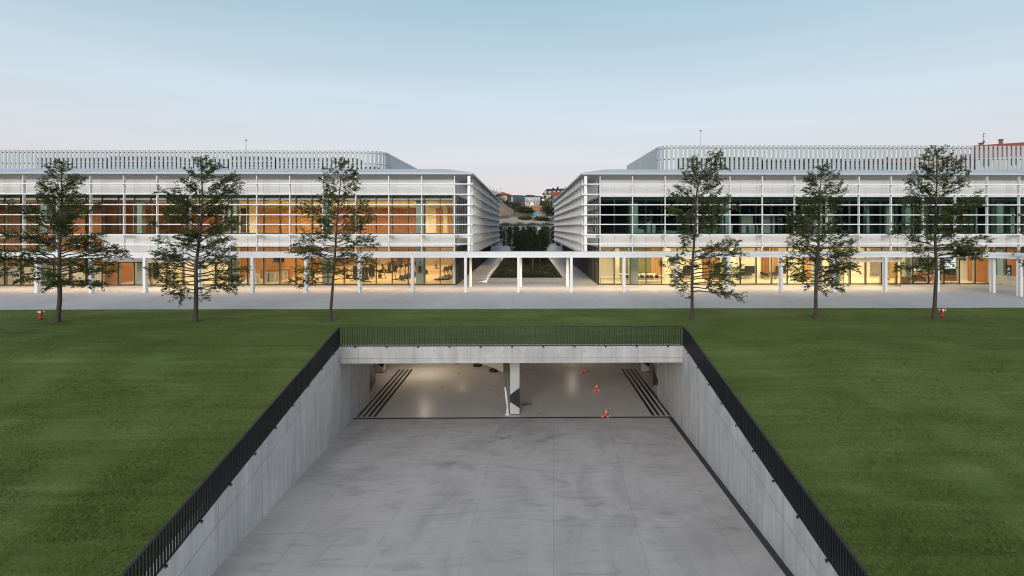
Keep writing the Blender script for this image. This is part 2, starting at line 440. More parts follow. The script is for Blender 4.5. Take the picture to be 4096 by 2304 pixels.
ORG = {}
def add(name, mb, mat, parent=None, smooth=False, bevel=0.0):
    """link a mesh; coordinates in mb are world coordinates (or local to the thing when it sits at the origin)"""
    org = ORG.get(parent.name, (0, 0, 0)) if parent else (0, 0, 0)
    me = mb.mesh(name, org) if isinstance(mb, MB) else mb
    o = bpy.data.objects.new(name, me)
    if not me.materials: me.materials.append(M[mat])
    COL.objects.link(o)
    if parent:
        o.parent = parent
        ORG[o.name] = org
    if smooth: me.polygons.foreach_set('use_smooth', [True] * len(me.polygons))
    if bevel:
        b = o.modifiers.new("bevel", 'BEVEL'); b.width = bevel; b.segments = 2; b.limit_method = 'ANGLE'
    return o
def thing(name, label, cat, loc=(0, 0, 0), rot=0.0, group=None, local=False):
    o = bpy.data.objects.new(name, None)
    o.empty_display_size = 0.2
    COL.objects.link(o)
    o.location = loc; o.rotation_euler = (0, 0, rot)
    o['label'] = label; o['category'] = cat
    if group: o['group'] = group
    ORG[o.name] = (0, 0, 0) if local else tuple(loc)
    return o
def tag(o, label, cat, group=None):
    o['label'] = label; o['category'] = cat
    if group: o['group'] = group
    return o
def struct(name, mb, mat, smooth=False):
    o = add(name, mb, mat, None, smooth); o['kind'] = 'structure'; return o
def copy_part(o, parent, loc=None):
    c = o.copy(); COL.objects.link(c); c.parent = parent
    if loc is not None: c.location = loc
    for ch in list(o.children):
        copy_part(ch, c)
    return c
def dup(root, loc, rot, label, group=None):
    r = root.copy(); COL.objects.link(r)
    r.location = loc; r.rotation_euler = (0, 0, rot); r['label'] = label
    if group: r['group'] = group
    for ch in list(root.children): copy_part(ch, r)
    return r
def area(name, parent, x, y, z, sx, sy, watts, col, rot=(0, 0, 0), spread=pi):
    d = bpy.data.lights.new(name, 'AREA'); d.shape = 'RECTANGLE'; d.size = sx; d.size_y = sy
    d.energy = watts; d.color = col; d.spread = spread
    o = bpy.data.objects.new(name, d); COL.objects.link(o)
    org = ORG.get(parent.name, (0, 0, 0))
    o.parent = parent
    o.location = (x-org[0], y-org[1], z-org[2]); o.rotation_euler = rot
    return o
ORD = ["first", "second", "third", "fourth", "fifth", "sixth", "seventh", "eighth", "ninth", "tenth", "eleventh", "twelfth", "thirteenth", "fourteenth"]

# ================================================================== ground
SLOPE = 0.2075
BEAM_Y = 30.2
FLOOR_Z = -4.68
RAMP_L, RAMP_R = -10.2, 8.65
LAWN_END, PLAZA_Y = 7.6, 44.4
def lawn_z(y):
    t = BEAM_Y - y
    s = t if t > 1 else (0 if t < -1 else (t + 1) ** 2 / 4)
    return max(-SLOPE * s, FLOOR_Z - 0.05)

struct('ground', MB().poly([(-3000, -3000, -4.95), (3000, -3000, -4.95), (3000, 4000, -4.95), (-3000, 4000, -4.95)]), 'terrain')
mb = MB()
xs = sorted(set([-130 + 2.5 * i for i in range(105)] + [RAMP_L - 0.4, RAMP_R + 0.4] + [RAMP_L - 0.4 - d for d in (0.4, 1)] + [RAMP_R + 0.4 + d for d in (0.4, 1)]))
ys = sorted(set([LAWN_END + 1.15 * i for i in range(32)] + [BEAM_Y + 0.55, PLAZA_Y, 29.2, 29.7, 30.2, 31.2]))
ys = [y for y in ys if y <= PLAZA_Y]
idx = {}
for j, y in enumerate(ys):
    for i, x in enumerate(xs):
        dx = 0 if RAMP_L - 0.4 <= x <= RAMP_R + 0.4 else min(abs(x - RAMP_L + 0.4), abs(x - RAMP_R - 0.4))
        und = min(1, max(0, dx - 0.2) / 4) * (0.22 * mnoise.noise(Vector((x * 0.09, y * 0.11, 3))) + 0.06 * mnoise.noise(Vector((x * 0.35, y * 0.4, 8))))
        und *= min(1, max(0, (37 - y) / 5))
        idx[i, j] = len(mb.v)
        mb.v.append((x, y, lawn_z(y) + und))
for j in range(len(ys) - 1):
    for i in range(len(xs) - 1):
        xm, ym = (xs[i] + xs[i+1]) / 2, (ys[j] + ys[j+1]) / 2
        if RAMP_L - 0.4 < xm < RAMP_R + 0.4 and ym < BEAM_Y + 0.55: continue
        mb.f.append((idx[i, j], idx[i+1, j], idx[i+1, j+1], idx[i, j+1]))
struct('lawn', mb, 'grass', True)
struct('plaza_paving', MB().poly([(-140, PLAZA_Y, 0.0), (140, PLAZA_Y, 0.0), (140, 141, 0.0), (-140, 141, 0.0)]), 'paving')
kb = MB(); kb.box(-130, 130, PLAZA_Y - 0.02, PLAZA_Y + 0.12, -0.4, 0.03)
struct('plaza_edging', kb, 'planter_stone')
struct('driveway', MB().poly([(RAMP_L, -60, FLOOR_Z), (RAMP_R, -60, FLOOR_Z), (RAMP_R, 32.45, FLOOR_Z), (RAMP_L, 32.45, FLOOR_Z)]), 'ramp_floor')
struct('road', MB().poly([(-300, -60, FLOOR_Z - 0.02), (300, -60, FLOOR_Z - 0.02), (300, LAWN_END + 0.3, FLOOR_Z - 0.02), (-300, LAWN_END + 0.3, FLOOR_Z - 0.02)]), 'ramp_floor')
struct('garage_floor', MB().poly([(-27, 32.45, FLOOR_Z), (26, 32.45, FLOOR_Z), (26, 66, FLOOR_Z), (-27, 66, FLOOR_Z)]), 'garage_floor')
# painted guide stripes on the garage floor
mk = MB()
for x in (-9.98, -9.66, -9.34, -9.02, 7.60, 7.93, 8.26, 8.58):
    mk.poly([(x - 0.09, 32.75, FLOOR_Z + 0.004), (x + 0.09, 32.75, FLOOR_Z + 0.004), (x + 0.09, 43.6, FLOOR_Z + 0.004), (x - 0.09, 43.6, FLOOR_Z + 0.004)])
struct('floor_stripes', mk, 'stripe')
tm = MB()
def track(pts, w):
    P = [ground(px * 1.59, py * 1.59, FLOOR_Z) for px, py in pts]
    Q = []
    for (a, b2), (c, d) in zip(P, P[1:]):
        for i in range(6): Q.append((lerp(a, c, i / 6), lerp(b2, d, i / 6)))
    Q.append(P[-1]); k = len(tm.v)
    for i, (x, y) in enumerate(Q):
        (xa, ya), (xb, yb) = Q[max(0, i - 1)], Q[min(len(Q) - 1, i + 1)]
        L = math.hypot(xb - xa, yb - ya) or 1; ww = w * (0.35 + 0.65 * sin(pi * (i + .6) / (len(Q) + .2)))
        nx, ny = -(yb - ya) / L * ww / 2, (xb - xa) / L * ww / 2
        tm.v += [(x - nx, y - ny, FLOOR_Z + .004), (x + nx, y + ny, FLOOR_Z + .004)]
    tm.f += [(k + 2*i, k + 2*i + 2, k + 2*i + 3, k + 2*i + 1) for i in range(len(Q) - 1)]
track([(1228, 1114), (1252, 1108), (1272, 1099), (1300, 1094), (1345, 1092)], .30)
track([(1350, 1112), (1374, 1107), (1394, 1098), (1422, 1093), (1470, 1090)], .30)
track([(1010, 1105), (1040, 1099), (1075, 1095), (1110, 1094)], .26)
struct('tyre_marks', tm, 'tyre')
dr = MB()
dr.box(RAMP_L, RAMP_R, 32.38, 32.58, FLOOR_Z - 0.05, FLOOR_Z + 0.006)
dr.box(RAMP_R - 0.26, RAMP_R, -20, 32.38, FLOOR_Z - 0.05, FLOOR_Z + 0.006)
tag(add('drain_channel', dr, 'asphalt'), 'dark slotted drain along the right ramp wall and across the garage threshold', 'drain')
mh = MB(); mx, my = ground(2109, 1617, FLOOR_Z); mh.lathe([(0.36, 0.0), (0.36, 0.006)], (mx, my, FLOOR_Z), 28)
tag(add('manhole_cover', mh, 'galv'), 'round metal manhole cover in the garage floor right of the central pillar', 'manhole')

# ================================================================== ramp walls and garage
def ramp_wall(x0, x1, label):
    t = thing('retaining_wall', label, 'wall', ((x0 + x1) / 2, LAWN_END, FLOOR_Z))
    prof = [(x0, LAWN_END, FLOOR_Z - 0.2), (x0, 36.0, FLOOR_Z - 0.2), (x0, 36.0, -0.1), (x0, 31.4, -0.1)]
    for y in (31.2, 30.6, 30.2, 29.7, 29.2, 20, 12): prof.append((x0, y, lawn_z(y) + (0.03 if y < 30.9 else -0.1)))
    prof.append((x0, LAWN_END, lawn_z(LAWN_END) + 0.03))
    add('wall_face', MB().prism(prof, (x1 - x0, 0, 0)), 'cast_y', t)
    # the pour line of the sloping top band
    xin = x1 if x1 < 0 else x0
    s = 0.004 if x1 < 0 else -0.004
    b = MB()
    lo = lambda y: lawn_z(y) - 0.62 - (30 - y) * 0.012
    for ya, yb in ((9.5, 18), (18, 29.0)):
        b.poly([(xin + s, ya, lo(ya)), (xin + s, yb, lo(yb)), (xin + s, yb, lo(yb) + 0.022), (xin + s, ya, lo(ya) + 0.022)])
    add('pour_line', b, 'galv', t)
    return t
ramp_wall(RAMP_L - 0.4, RAMP_L, 'sloping cast concrete wall along the left side of the sunken driveway')
ramp_wall(RAMP_R, RAMP_R + 0.4, 'sloping cast concrete wall beside the black gutter, right of the sunken driveway')

gar = thing('underground_garage', 'open garage under the lawn with concrete lintel, pillars and polished floor', 'garage', (0, BEAM_Y, FLOOR_Z))
b = MB(); b.box(RAMP_L, RAMP_R, BEAM_Y, BEAM_Y + 0.55, -0.60, 0.03)
bm_ = add('lintel', b, 'cast_x', gar, bevel=0.012)
b = MB(); b.box(RAMP_L + 0.04, RAMP_R - 0.04, BEAM_Y - 0.03, BEAM_Y + 0.6, -0.87, -0.605)
add('lintel_flange', b, 'cast_x', bm_)
rnd = random.Random(5)
for px, py in ((1372, 1402), (1463, 1405), (1545, 1403), (1738, 1406), (1932, 1407), (2013, 1405), (2120, 1407), (2160, 1404), (2247, 1403), (2338, 1406), (2575, 1405), (2735, 1403)):
    x = on_y(px, BEAM_Y); z = z_at(py, x, BEAM_Y); r = rnd.uniform(0.05, 0.085)
    st = MB(); st.poly([(x + r * rnd.uniform(.8, 1.2) * cos(a * pi / 5), BEAM_Y - 0.003, z + r * rnd.uniform(.8, 1.2) * sin(a * pi / 5)) for a in range(10)]); add('stain', st, 'galv', bm_)
b = MB(); b.box(-27, 26, BEAM_Y + 0.61, 66, -0.87, -0.45)
add('ceiling', b, 'garage_paint', gar)
b = MB(); b.box(-27, 26, 66, 66.3, FLOOR_Z, -0.45); b.box(-27.3, -27, 36, 66.3, FLOOR_Z, -0.45); b.box(26, 26.3, 36, 66.3, FLOOR_Z, -0.45)
b.box(-27, RAMP_L - 0.41, 35.7, 36, FLOOR_Z, -0.45); b.box(RAMP_R + 0.41, 26, 35.7, 36, FLOOR_Z, -0.45)
add('perimeter_wall', b, 'garage_paint', gar)
def pillar(x, y, w, d, lower=False):
    p = MB(); p.box(x - w/2, x + w/2, y, y + d, FLOOR_Z, -0.875)
    o = add('pillar', p, 'garage_paint', gar, bevel=0.012)
    e = 0.004; h = -0.875 - FLOOR_Z
    z = lambda k: FLOOR_Z + h * k
    k = MB()
    a0, a1, b0, b1 = (0.205, 0.315, 0.105, 0.43)
    k.poly([(x - w/2, y - e, z(a0)), (x + w/2, y - e, z(b0)), (x + w/2, y - e, z(b1)), (x - w/2, y - e, z(a1))])
    k.poly([(x + w/2 + e, y, z(b0)), (x + w/2 + e, y + d, z(b0 + .1)), (x + w/2 + e, y + d, z(b1 + .2)), (x + w/2 + e, y, z(b1))])
    k.poly([(x - w/2 - e, y, z(a0)), (x - w/2 - e, y + d, z(a0 - .1)), (x - w/2 - e, y + d, z(a1 + .2)), (x - w/2 - e, y, z(a1))])
    k.box(x - w/2 - 2*e, x + w/2 + 2*e, y - 2*e, y + d, FLOOR_Z, FLOOR_Z + 0.04)
    add('black_band', k, 'stripe', o)
    return o
pillar(-0.69, 33.0, 0.57, 1.1)
pillar(-11.35, 42.6, 0.62, 0.8); pillar(9.25, 42.6, 0.62, 0.8)
pillar(-10.42, 36.4, 0.30, 1.2); pillar(8.85, 36.4, 0.30, 1.2)
# curved slatted wall of the inner ramp, on short dark feet
arc = []
for i in range(15):
    a = radians(25 + i * 5.2)
    arc.append((-8.6 + 8.2 * cos(a) * 0.92, 38.2 + 8.4 * sin(a)))
w = MB()
for (xa, ya), (xb, yb) in zip(arc, arc[1:]):
    w.prism([(xa, ya, FLOOR_Z + 0.18), (xb, yb, FLOOR_Z + 0.18), (xb, yb, FLOOR_Z + 0.75), (xa, ya, FLOOR_Z + 0.75)], (0.05, 0.12, 0))
    for q in range(5):
        f0, f1 = q / 5 + 0.02, q / 5 + 0.13
        xa2, ya2, xb2, yb2 = lerp(xa, xb, f0), lerp(ya, yb, f0), lerp(xa, xb, f1), lerp(ya, yb, f1)
        w.prism([(xa2, ya2, FLOOR_Z + 0.75), (xb2, yb2, FLOOR_Z + 0.75), (xb2, yb2, FLOOR_Z + 1.5), (xa2, ya2, FLOOR_Z + 1.5)], (0.05, 0.12, 0))
    w.prism([(xa, ya, FLOOR_Z + 1.5), (xb, yb, FLOOR_Z + 1.5), (xb, yb, FLOOR_Z + 2.0), (xa, ya, FLOOR_Z + 2.0)], (0.05, 0.12, 0))
cw = thing('curved_ramp_wall', 'curved cream slatted wall of the inner ramp behind the garage pillar', 'wall', (arc[7][0], arc[7][1], FLOOR_Z))
add('slatted_panel', w, 'cream', cw)
for i in (2, 5, 8, 11):
    f = MB(); f.lathe([(0.34, 0), (0.36, 0.08), (0.3, 0.18)], (arc[i][0] - 0.1, arc[i][1] - 0.12, FLOOR_Z), 12)
    add('foot', f, 'black', cw, True)
# barrier arm post beside the pillar
bx_, by_ = ground(2026, 1658, FLOOR_Z)
bp = thing('barrier_post', 'white barrier post with chain standing left of the striped garage pillar', 'barrier', (bx_, by_, FLOOR_Z))
q = MB(); q.lathe([(0.16, 0), (0.16, 0.03), (0.075, 0.05), (0.07, 0.34), (0.06, 0.36)], (bx_ + 0.06, by_, FLOOR_Z), 12); add('base_post', q, 'white', bp, True)
q = MB(); q.tube([(bx_ + 0.08, by_, FLOOR_Z + 0.33), (bx_ - 0.09, by_ + 0.1, FLOOR_Z + 1.62)], [0.075, 0.055], 10); add('arm', q, 'white', bp, True)
q = MB(); q.tube([(bx_ - 0.08, by_ + 0.1, FLOOR_Z + 1.6), (bx_ + 0.0, by_ + 0.25, FLOOR_Z + 1.9), (bx_ + 0.16, by_ + 0.4, FLOOR_Z + 2.5)], 0.025, 6); add('chain', q, 'yellow_leaf', bp)
for px, py in ((1588, 1465), (1632, 1465), (1891, 1470), (1849, 1560), (2260, 1470), (2288, 1576), (2473, 1465), (2515, 1465), (1700, 1690)):
    d = (EYE - (FLOOR_Z - 3.72)) * FPX / (py - CY); t = (px - CX) / FPX
    X, Y = d * (t * CS + SN), d * (-t * SN + CS)
    area('garage_lamp', gar, X, Y, -0.93, 0.16, 0.9, 88, (1.0, 0.82, 0.62), spread=radians(150))
    q = MB(); q.box(X - 0.13, X + 0.13, Y - 0.7, Y + 0.7, -0.915, -0.872); add('lamp_housing', q, 'white', gar)

# traffic cones: spike-shaped with splayed feet
def cone(px, py, label, rot):
    x, y = ground(px, py, FLOOR_Z)
    c = thing('traffic_cone', label, 'cone', (x, y, FLOOR_Z), rot, 'orange cones on the garage floor', local=True)
    q = MB(); q.lathe([(0.13, 0.05), (0.10, 0.12), (0.065, 0.22), (0.04, 0.42), (0.02, 0.50)], (0, 0, 0), 12)
    add('spike', q, 'orange', c, True)
    for k in range(4):
        a = k * pi / 2
        q = MB(); q.tube([(0.06 * cos(a), 0.06 * sin(a), 0.10), (0.18 * cos(a), 0.18 * sin(a), 0.045), (0.36 * cos(a), 0.36 * sin(a), 0.022)], [0.075, 0.045, 0.018], 8)
        add('foot', q, 'orange', c, True)
        q = MB(); q.tube([(0.22 * cos(a), 0.22 * sin(a), 0.041), (0.27 * cos(a), 0.27 * sin(a), 0.034)], [0.043, 0.037], 8)
        add('foot_band', q, 'white', c, True)
    q = MB(); q.lathe([(0.063, 0.26), (0.056, 0.33)], (0, 0, 0), 12); add('reflective_band', q, 'white', c, True)
cone(2424, 1666, 'orange spiked cone nearest the garage threshold drain', 0.35)
cone(2386, 1562, 'orange spiked cone between the two others, halfway into the garage', 0.6)
cone(2337, 1497, 'reddish spiked cone farthest inside the garage, under the lintel edge', 0.9)

# ================================================================== railings round the ramp
def railing(label, p0, p1, zf, loc, face, n_post):
    """p0, p1: ends in plan; zf(y): level of the wall top; face: horizontal vector to the inner wall face"""
    t = thing('metal_railing', label, 'railing', loc, 0, 'dark metal railings round the ramp')
    L = ((p1[0]-p0[0])**2 + (p1[1]-p0[1])**2) ** 0.5
    at = lambda s: (lerp(p0[0], p1[0], s / L), lerp(p0[1], p1[1], s / L))
    steps = [L * i / 24 for i in range(25)]
    def strip(za, zb, wdt):
        m = MB(); nx, ny = -(p1[1]-p0[1]) / L * wdt / 2, (p1[0]-p0[0]) / L * wdt / 2
        k = len(m.v)
        for s in steps:
            x, y = at(s); z = zf(y)
            m.v += [(x-nx, y-ny, z+za), (x+nx, y+ny, z+za), (x+nx, y+ny, z+zb), (x-nx, y-ny, z+zb)]
        for i in range(len(steps) - 1):
            a = i * 4; c = a + 4
            m.f += [(a+j, a+(j+1) % 4, c+(j+1) % 4, c+j) for j in range(4)]
        m.f += [(0, 3, 2, 1), (len(m.v)-4, len(m.v)-3, len(m.v)-2, len(m.v)-1)]
        return m
    add('top_rail', strip(1.06, 1.11, 0.07), 'rail_dark', t)
    add('bottom_rail', strip(0.02, 0.06, 0.05), 'rail_dark', t)
    m = MB(); n = int(L / 0.135)
    nx, ny = -(p1[1]-p0[1]) / L, (p1[0]-p0[0]) / L
    tx, ty = (p1[0]-p0[0]) / L, (p1[1]-p0[1]) / L
    for i in range(n + 1):
        x, y = at(L * i / n); z = zf(y)
        a, c = 0.015, 0.030
        m.prism([(x-tx*a-nx*c, y-ty*a-ny*c, z+0.06), (x+tx*a-nx*c, y+ty*a-ny*c, z+0.06), (x+tx*a+nx*c, y+ty*a+ny*c, z+0.06), (x-tx*a+nx*c, y-ty*a+ny*c, z+0.06)], (0, 0, 1.0))
    add('balusters', m, 'rail_dark', t)
    for i in range(n_post):
        x, y = at(L * (i + 0.5) / n_post); z = zf(y)
        fx, fy = face
        m = MB()
        hx, hy = abs(tx) * 0.045 + abs(fx) * 0.45, abs(ty) * 0.045 + abs(fy) * 0.45
        m.box(x + fx/2 - hx, x + fx/2 + hx, y + fy/2 - hy, y + fy/2 + hy, z + 0.005, z + 0.018)
        m.box(x + fx*.95 - abs(tx)*0.05 - abs(fx)*0.04, x + fx*.95 + abs(tx)*0.05 + abs(fx)*0.04, y + fy*.95 - abs(ty)*0.05 - abs(fy)*0.04, y + fy*.95 + abs(ty)*0.05 + abs(fy)*0.04, z - 0.055, z + 0.018)
        add('bracket', m, 'rail_dark', t)
    return t
wt = lambda y: lawn_z(y) + 0.03
railing('black bar railing along the concrete lintel above the garage opening', (RAMP_L, BEAM_Y + 0.035), (RAMP_R, BEAM_Y + 0.035), lambda y: 0.03, (0, BEAM_Y, 0), (0, -0.08), 11)
railing('black bar railing sloping down the top of the left ramp wall', (RAMP_L - 0.035, LAWN_END + 0.4), (RAMP_L - 0.035, BEAM_Y - 0.02), wt, (RAMP_L, 20, lawn_z(20)), (0.08, 0), 13)
railing('black bar railing sloping down the top of the right ramp wall', (RAMP_R + 0.035, LAWN_END + 0.4), (RAMP_R + 0.035, BEAM_Y - 0.02), wt, (RAMP_R, 20, lawn_z(20)), (-0.08, 0), 13)

# ================================================================== the two pavilions
FY, BACK = 62.3, 126.4
BAY = 1.8
LEVELS = [11.28, 10.16, 9.02, 7.91, 6.86, 5.75, 4.71]
def bay_meshes(z0, z1, wdt, subs, key, deep=0.30):
    p = MB(); p.poly([(0, 0, z0), (wdt, 0, z0), (wdt, 0, z1), (0, 0, z1)])
    f = MB(); f.box(-0.035, 0.035, -0.05, 0.05, z0, z1)
    for s in subs: f.box(s - 0.02, s + 0.02, -0.03, 0.03, z0, z1)
    cuts = [-0.035] + list(subs) + [wdt - 0.035]
    f.box(0.036, wdt - 0.036, -0.045, 0.045, z0 - 0.03, z0 + 0.07); f.box(0.036, wdt - 0.036, -0.045, 0.045, z1 - 0.06, z1 + 0.02)
    m = MB(); m.box(-0.03, 0.03, 0.06, 0.06 + deep, z0, z1)
    return p.mesh('window'), f.mesh('frame'), m.mesh('mullion')
_cache = {}
def window(parent, org, x, y, rot, z0, z1, wdt, subs, pane, mull):
    key = (z0, z1, wdt, tuple(subs), pane, mull)
    if key not in _cache:
        a, f, m = bay_meshes(z0, z1, wdt, subs, key)
        a.materials.append(M[pane]); f.materials.append(M['dark_frame']); m.materials.append(M[mull])
        _cache[key] = (a, f, m)
    a, f, m = _cache[key]
    o = bpy.data.objects.new('window', a); COL.objects.link(o); o.parent = parent
    o.location = (x - org[0], y - org[1], 0); o.rotation_euler = (0, 0, rot)
    c = bpy.data.objects.new('frame', f); COL.objects.link(c); c.parent = o
    c = bpy.data.objects.new('mullion', m); COL.objects.link(c); c.parent = o
    return o
def rep(parent, name, me, mat, locs):
    if not me.materials: me.materials.append(M[mat])
    for l in locs:
        o = bpy.data.objects.new(name, me); COL.objects.link(o); o.parent = parent; o.location = l

def pavilion(side, label):
    """side -1: left block, +1: right block"""
    cx = -7.95 if side < 0 else 8.2           # corner towards the courtyard
    fx = cx + side * BAY * 36
    x0, x1 = min(cx, fx), max(cx, fx)
    org = ((x0 + x1) / 2, FY, 0.0)
    B = thing('office_pavilion', label, 'building', org)
    head = 10.18 if side < 0 else 9.97
    sill, low = 5.81, (4.32 if side < 0 else 4.25)
    O = 2.1
    # roof: eave edge and sloping sheet, then the flat top
    ex0, ex1, ey0, ey1 = x0 - O, x1 + O, FY - O, BACK + O
    r = MB()
    def loop(d, z): return [(ex0 + d, ey0 + d, z), (ex1 - d, ey0 + d, z), (ex1 - d, ey1 - d, z), (ex0 + d, ey1 - d, z)]
    for lp in (loop(0, 12.33), loop(0, 12.52), loop(3.21, 13.23)): r.v += lp
    for k in (0, 4):
        for j in range(4): r.f.append((k+j, k+(j+1) % 4, k+4+(j+1) % 4, k+4+j))
    r.f.append((8, 9, 10, 11))
    roof = add('roof', r, 'roof_metal', B)
    s = MB(); s.v += loop(O - 0.02, 11.92) + loop(0.0, 12.328)
    for j in range(4): s.f.append((j, 4+j, 4+(j+1) % 4, (j+1) % 4))
    add('soffit', s, 'soffit', roof)
    e = MB(); t_ = 0.004
    e.box(ex0, ex1, ey0 - t_ - 0.02, ey0 - t_, 12.335, 12.515)
    xe = (ex1 + t_) if side < 0 else (ex0 - t_ - 0.02)
    e.box(xe, xe + 0.02, ey0, ey1, 12.335, 12.515)
    add('fascia', e, 'eave', roof)
    # seams in roof sheet
    sm = MB()
    for k in range(1, 9):
        x = cx + side * (k * 7.2 - 3.1)
        sm.tube([(x, ey0 + 0.02, 12.53), (x, ey0 + 3.21, 13.235)], 0.018, 5)
    add('roof_seam', sm, 'galv', roof)
    # spandrels
    gap = 0.009
    up = MB(); mid = MB(); back = MB()
    nb = 36
    for k in range(nb):
        a = cx + side * BAY * k; b_ = cx + side * BAY * (k + 1); xa, xb = min(a, b_), max(a, b_)
        up.box(xa + gap, xb - gap, FY - 0.03, FY + 0.03, head + 0.03, 11.93)
        if side > 0 or k < 22:
            mid.box(xa + gap, xb - gap, FY - 0.03, FY + 0.03, low + 0.03, sill - 0.04)
        if side < 0 and 14 <= k < 22:
            mid.box(xa + gap, xb - gap, FY - 0.03, FY + 0.03, 2.65, low + 0.015)
    back.box(x0, x1, FY + 0.035, FY + 0.10, head + 0.03, 11.93)
    if side > 0: back.box(x0, x1, FY + 0.035, FY + 0.10, low + 0.03, sill - 0.04)
    else:
        back.box(cx - BAY * 22, x1, FY + 0.035, FY + 0.10, low + 0.03, sill - 0.04)
        back.box(cx - BAY * 22, cx - BAY * 14, FY + 0.035, FY + 0.10, 2.65, low + 0.015)
    # flank spandrels
    n_side = 17
    for k in range(n_side * 2):
        ya, yb = FY + BAY * k + gap, FY + BAY * (k + 1) - gap
        fa, fb = (cx - 0.03, cx + 0.03)
        if k == 0: ya += 0.035
        up.box(fa, fb, ya, yb, head + 0.03, 11.93); mid.box(fa, fb, ya, yb, low + 0.03, sill - 0.04)
    ba, bb = (cx - 0.10, cx - 0.035) if side < 0 else (cx + 0.035, cx + 0.10)
    back.box(ba, bb, FY + 0.12, BACK, head + 0.03, 11.93); back.box(ba, bb, FY + 0.12, BACK, low + 0.03, sill - 0.04)
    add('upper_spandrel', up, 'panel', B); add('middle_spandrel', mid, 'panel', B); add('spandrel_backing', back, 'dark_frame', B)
    # windows, one per bay and storey
    pane1 = 'glass' if side < 0 else 'dark_glass'
    mull1 = 'pale_mullion' if side < 0 else 'green_mullion'
    for k in range(nb):
        xl = min(cx + side * BAY * k, cx + side * BAY * (k + 1))
        if side < 0 and k >= 22:
            window(B, org, xl, FY, 0, 0.06, head, BAY, [], 'glass', 'pale_mullion'); continue
        if side < 0 and 14 <= k < 22: window(B, org, xl, FY, 0, 0.06, 2.62, BAY, [], 'glass', 'pale_mullion')
        else: window(B, org, xl, FY, 0, 0.06, low, BAY, [], 'glass', 'pale_mullion')
        window(B, org, xl, FY, 0, sill, head, BAY, [], pane1, mull1)
    for k in range(n_side):
        y = FY + 2 * BAY * k
        yy, rr = (y, pi / 2) if side < 0 else (y + 2 * BAY, -pi / 2)
        window(B, org, cx, yy, rr, 0.06, low, 2 * BAY, [0.6, 1.2, 1.8, 2.4, 3.0], 'glass', 'pale_mullion')
        window(B, org, cx, yy, rr, sill, head, 2 * BAY, [1.8], 'dark_glass', 'green_mullion')
    # corner post of the glazing
    c = MB(); c.box(cx - 0.06, cx + 0.06, FY - 0.06, FY + 0.06, 0.0, 11.93); add('corner_post', c, 'dark_frame', B)
    # brise-soleil: fins and louvres
    fin = MB(); fin.box(-0.035, 0.035, -0.16, 0.16, 3.55, 12.20)
    fin_me = fin.mesh('fin')
    fxs = [(cx + 0.06 * (1 if side < 0 else -1)) + side * 3.6 * k for k in range(19)]
    rep(B, 'fin', fin_me, 'white_metal', [(x - org[0], FY - 1.65 - org[1], 0) for x in fxs])
    sfin = MB(); sfin.box(-0.16, 0.16, -0.035, 0.035, 3.72, 12.20); sfin_me = sfin.mesh('fin')
    sx = cx - side * 1.65
    rep(B, 'fin', sfin_me, 'white_metal', [(sx - org[0], FY - 1.70 + 3.6 * k - org[1], 0) for k in range(19)])
    br = MB(); br.box(-0.05, 0.05, -1.48, -0.035, 5.29, 5.65); br_me = br.mesh('bracket')
    rep(B, 'bracket', br_me, 'white_metal', [(x - org[0], 0, 0) for x in fxs])
    sb = MB(); sb.box(0.035, 1.48, -0.05, 0.05, 5.29, 5.65); sb_me = sb.mesh('bracket')
    lo_ = []
    for k in range(1, 18):
        lo_.append(((cx - org[0]) if side < 0 else (cx - 1.52 - org[0]), FY - 1.70 + 3.6 * k - org[1], 0))
    rep(B, 'bracket', sb_me, 'white_metal', lo_)
    for z in LEVELS:
        m = MB()
        o1, o2 = 1.56, 2.1
        if side < 0: xa, xb, sa, sb_ = x0 - 2, cx + o2, cx + o1, cx + o2
        else: xa, xb, sa, sb_ = cx - o2, x1 + 2, cx - o2, cx - o1
        h = 0.05
        # cambered blade: thin front edge, thicker middle
        m.prism([(xa, FY - o2, z - h), (xa, FY - o2, z + h), (xa, FY - o1, z + h * 0.4), (xa, FY - o1, z - h)], (xb - xa, 0, 0))
        if side < 0: m.prism([(sb_, FY - o1 + .001, z - h), (sb_, FY - o1 + .001, z + h), (sa, FY - o1 + .001, z + h * 0.4), (sa, FY - o1 + .001, z - h)], (0, BACK - FY + o1 + 1.0, 0))
        else: m.prism([(sa, FY - o1 + .001, z - h), (sa, FY - o1 + .001, z + h), (sb_, FY - o1 + .001, z + h * 0.4), (sb_, FY - o1 + .001, z - h)], (0, BACK - FY + o1 + 1.0, 0))
        add('louver', m, 'white_metal', B)
    m = MB()
    if side < 0: m.box(cx + 1.3, cx + 2.1, FY - 1.5, BACK + 1, 3.58, 3.71)
    else: m.box(cx - 2.1, cx - 1.3, FY - 1.5, BACK + 1, 3.58, 3.71)
    add('louver', m, 'white_metal', B)
    # floors, ceilings, columns
    yb = BACK - 0.3
    f = MB(); f.box(x0, x1, FY + 0.1, yb, -0.2, 0.012)
    add('ground_floor', f, 'cream_floor', B)
    sl = MB()
    if side > 0: sl.box(x0, x1, FY + 0.12, yb, low + 0.05, sill - 0.06)
    else:
        sl.box(cx - BAY * 22, x1, FY + 0.12, yb, low + 0.05, sill - 0.06); sl.box(x0, cx - BAY * 22, 71, yb, low + 0.05, sill - 0.06)
    add('floor_slab', sl, 'ceiling' if side < 0 else 'ceiling', B)
    if side > 0:
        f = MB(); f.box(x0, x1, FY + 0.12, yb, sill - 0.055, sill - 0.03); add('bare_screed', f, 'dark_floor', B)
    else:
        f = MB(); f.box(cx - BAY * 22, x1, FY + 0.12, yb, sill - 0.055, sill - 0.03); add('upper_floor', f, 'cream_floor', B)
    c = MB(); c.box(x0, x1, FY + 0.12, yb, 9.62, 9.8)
    add('ceiling', c, 'ceiling' if side < 0 else 'dark_void', B)
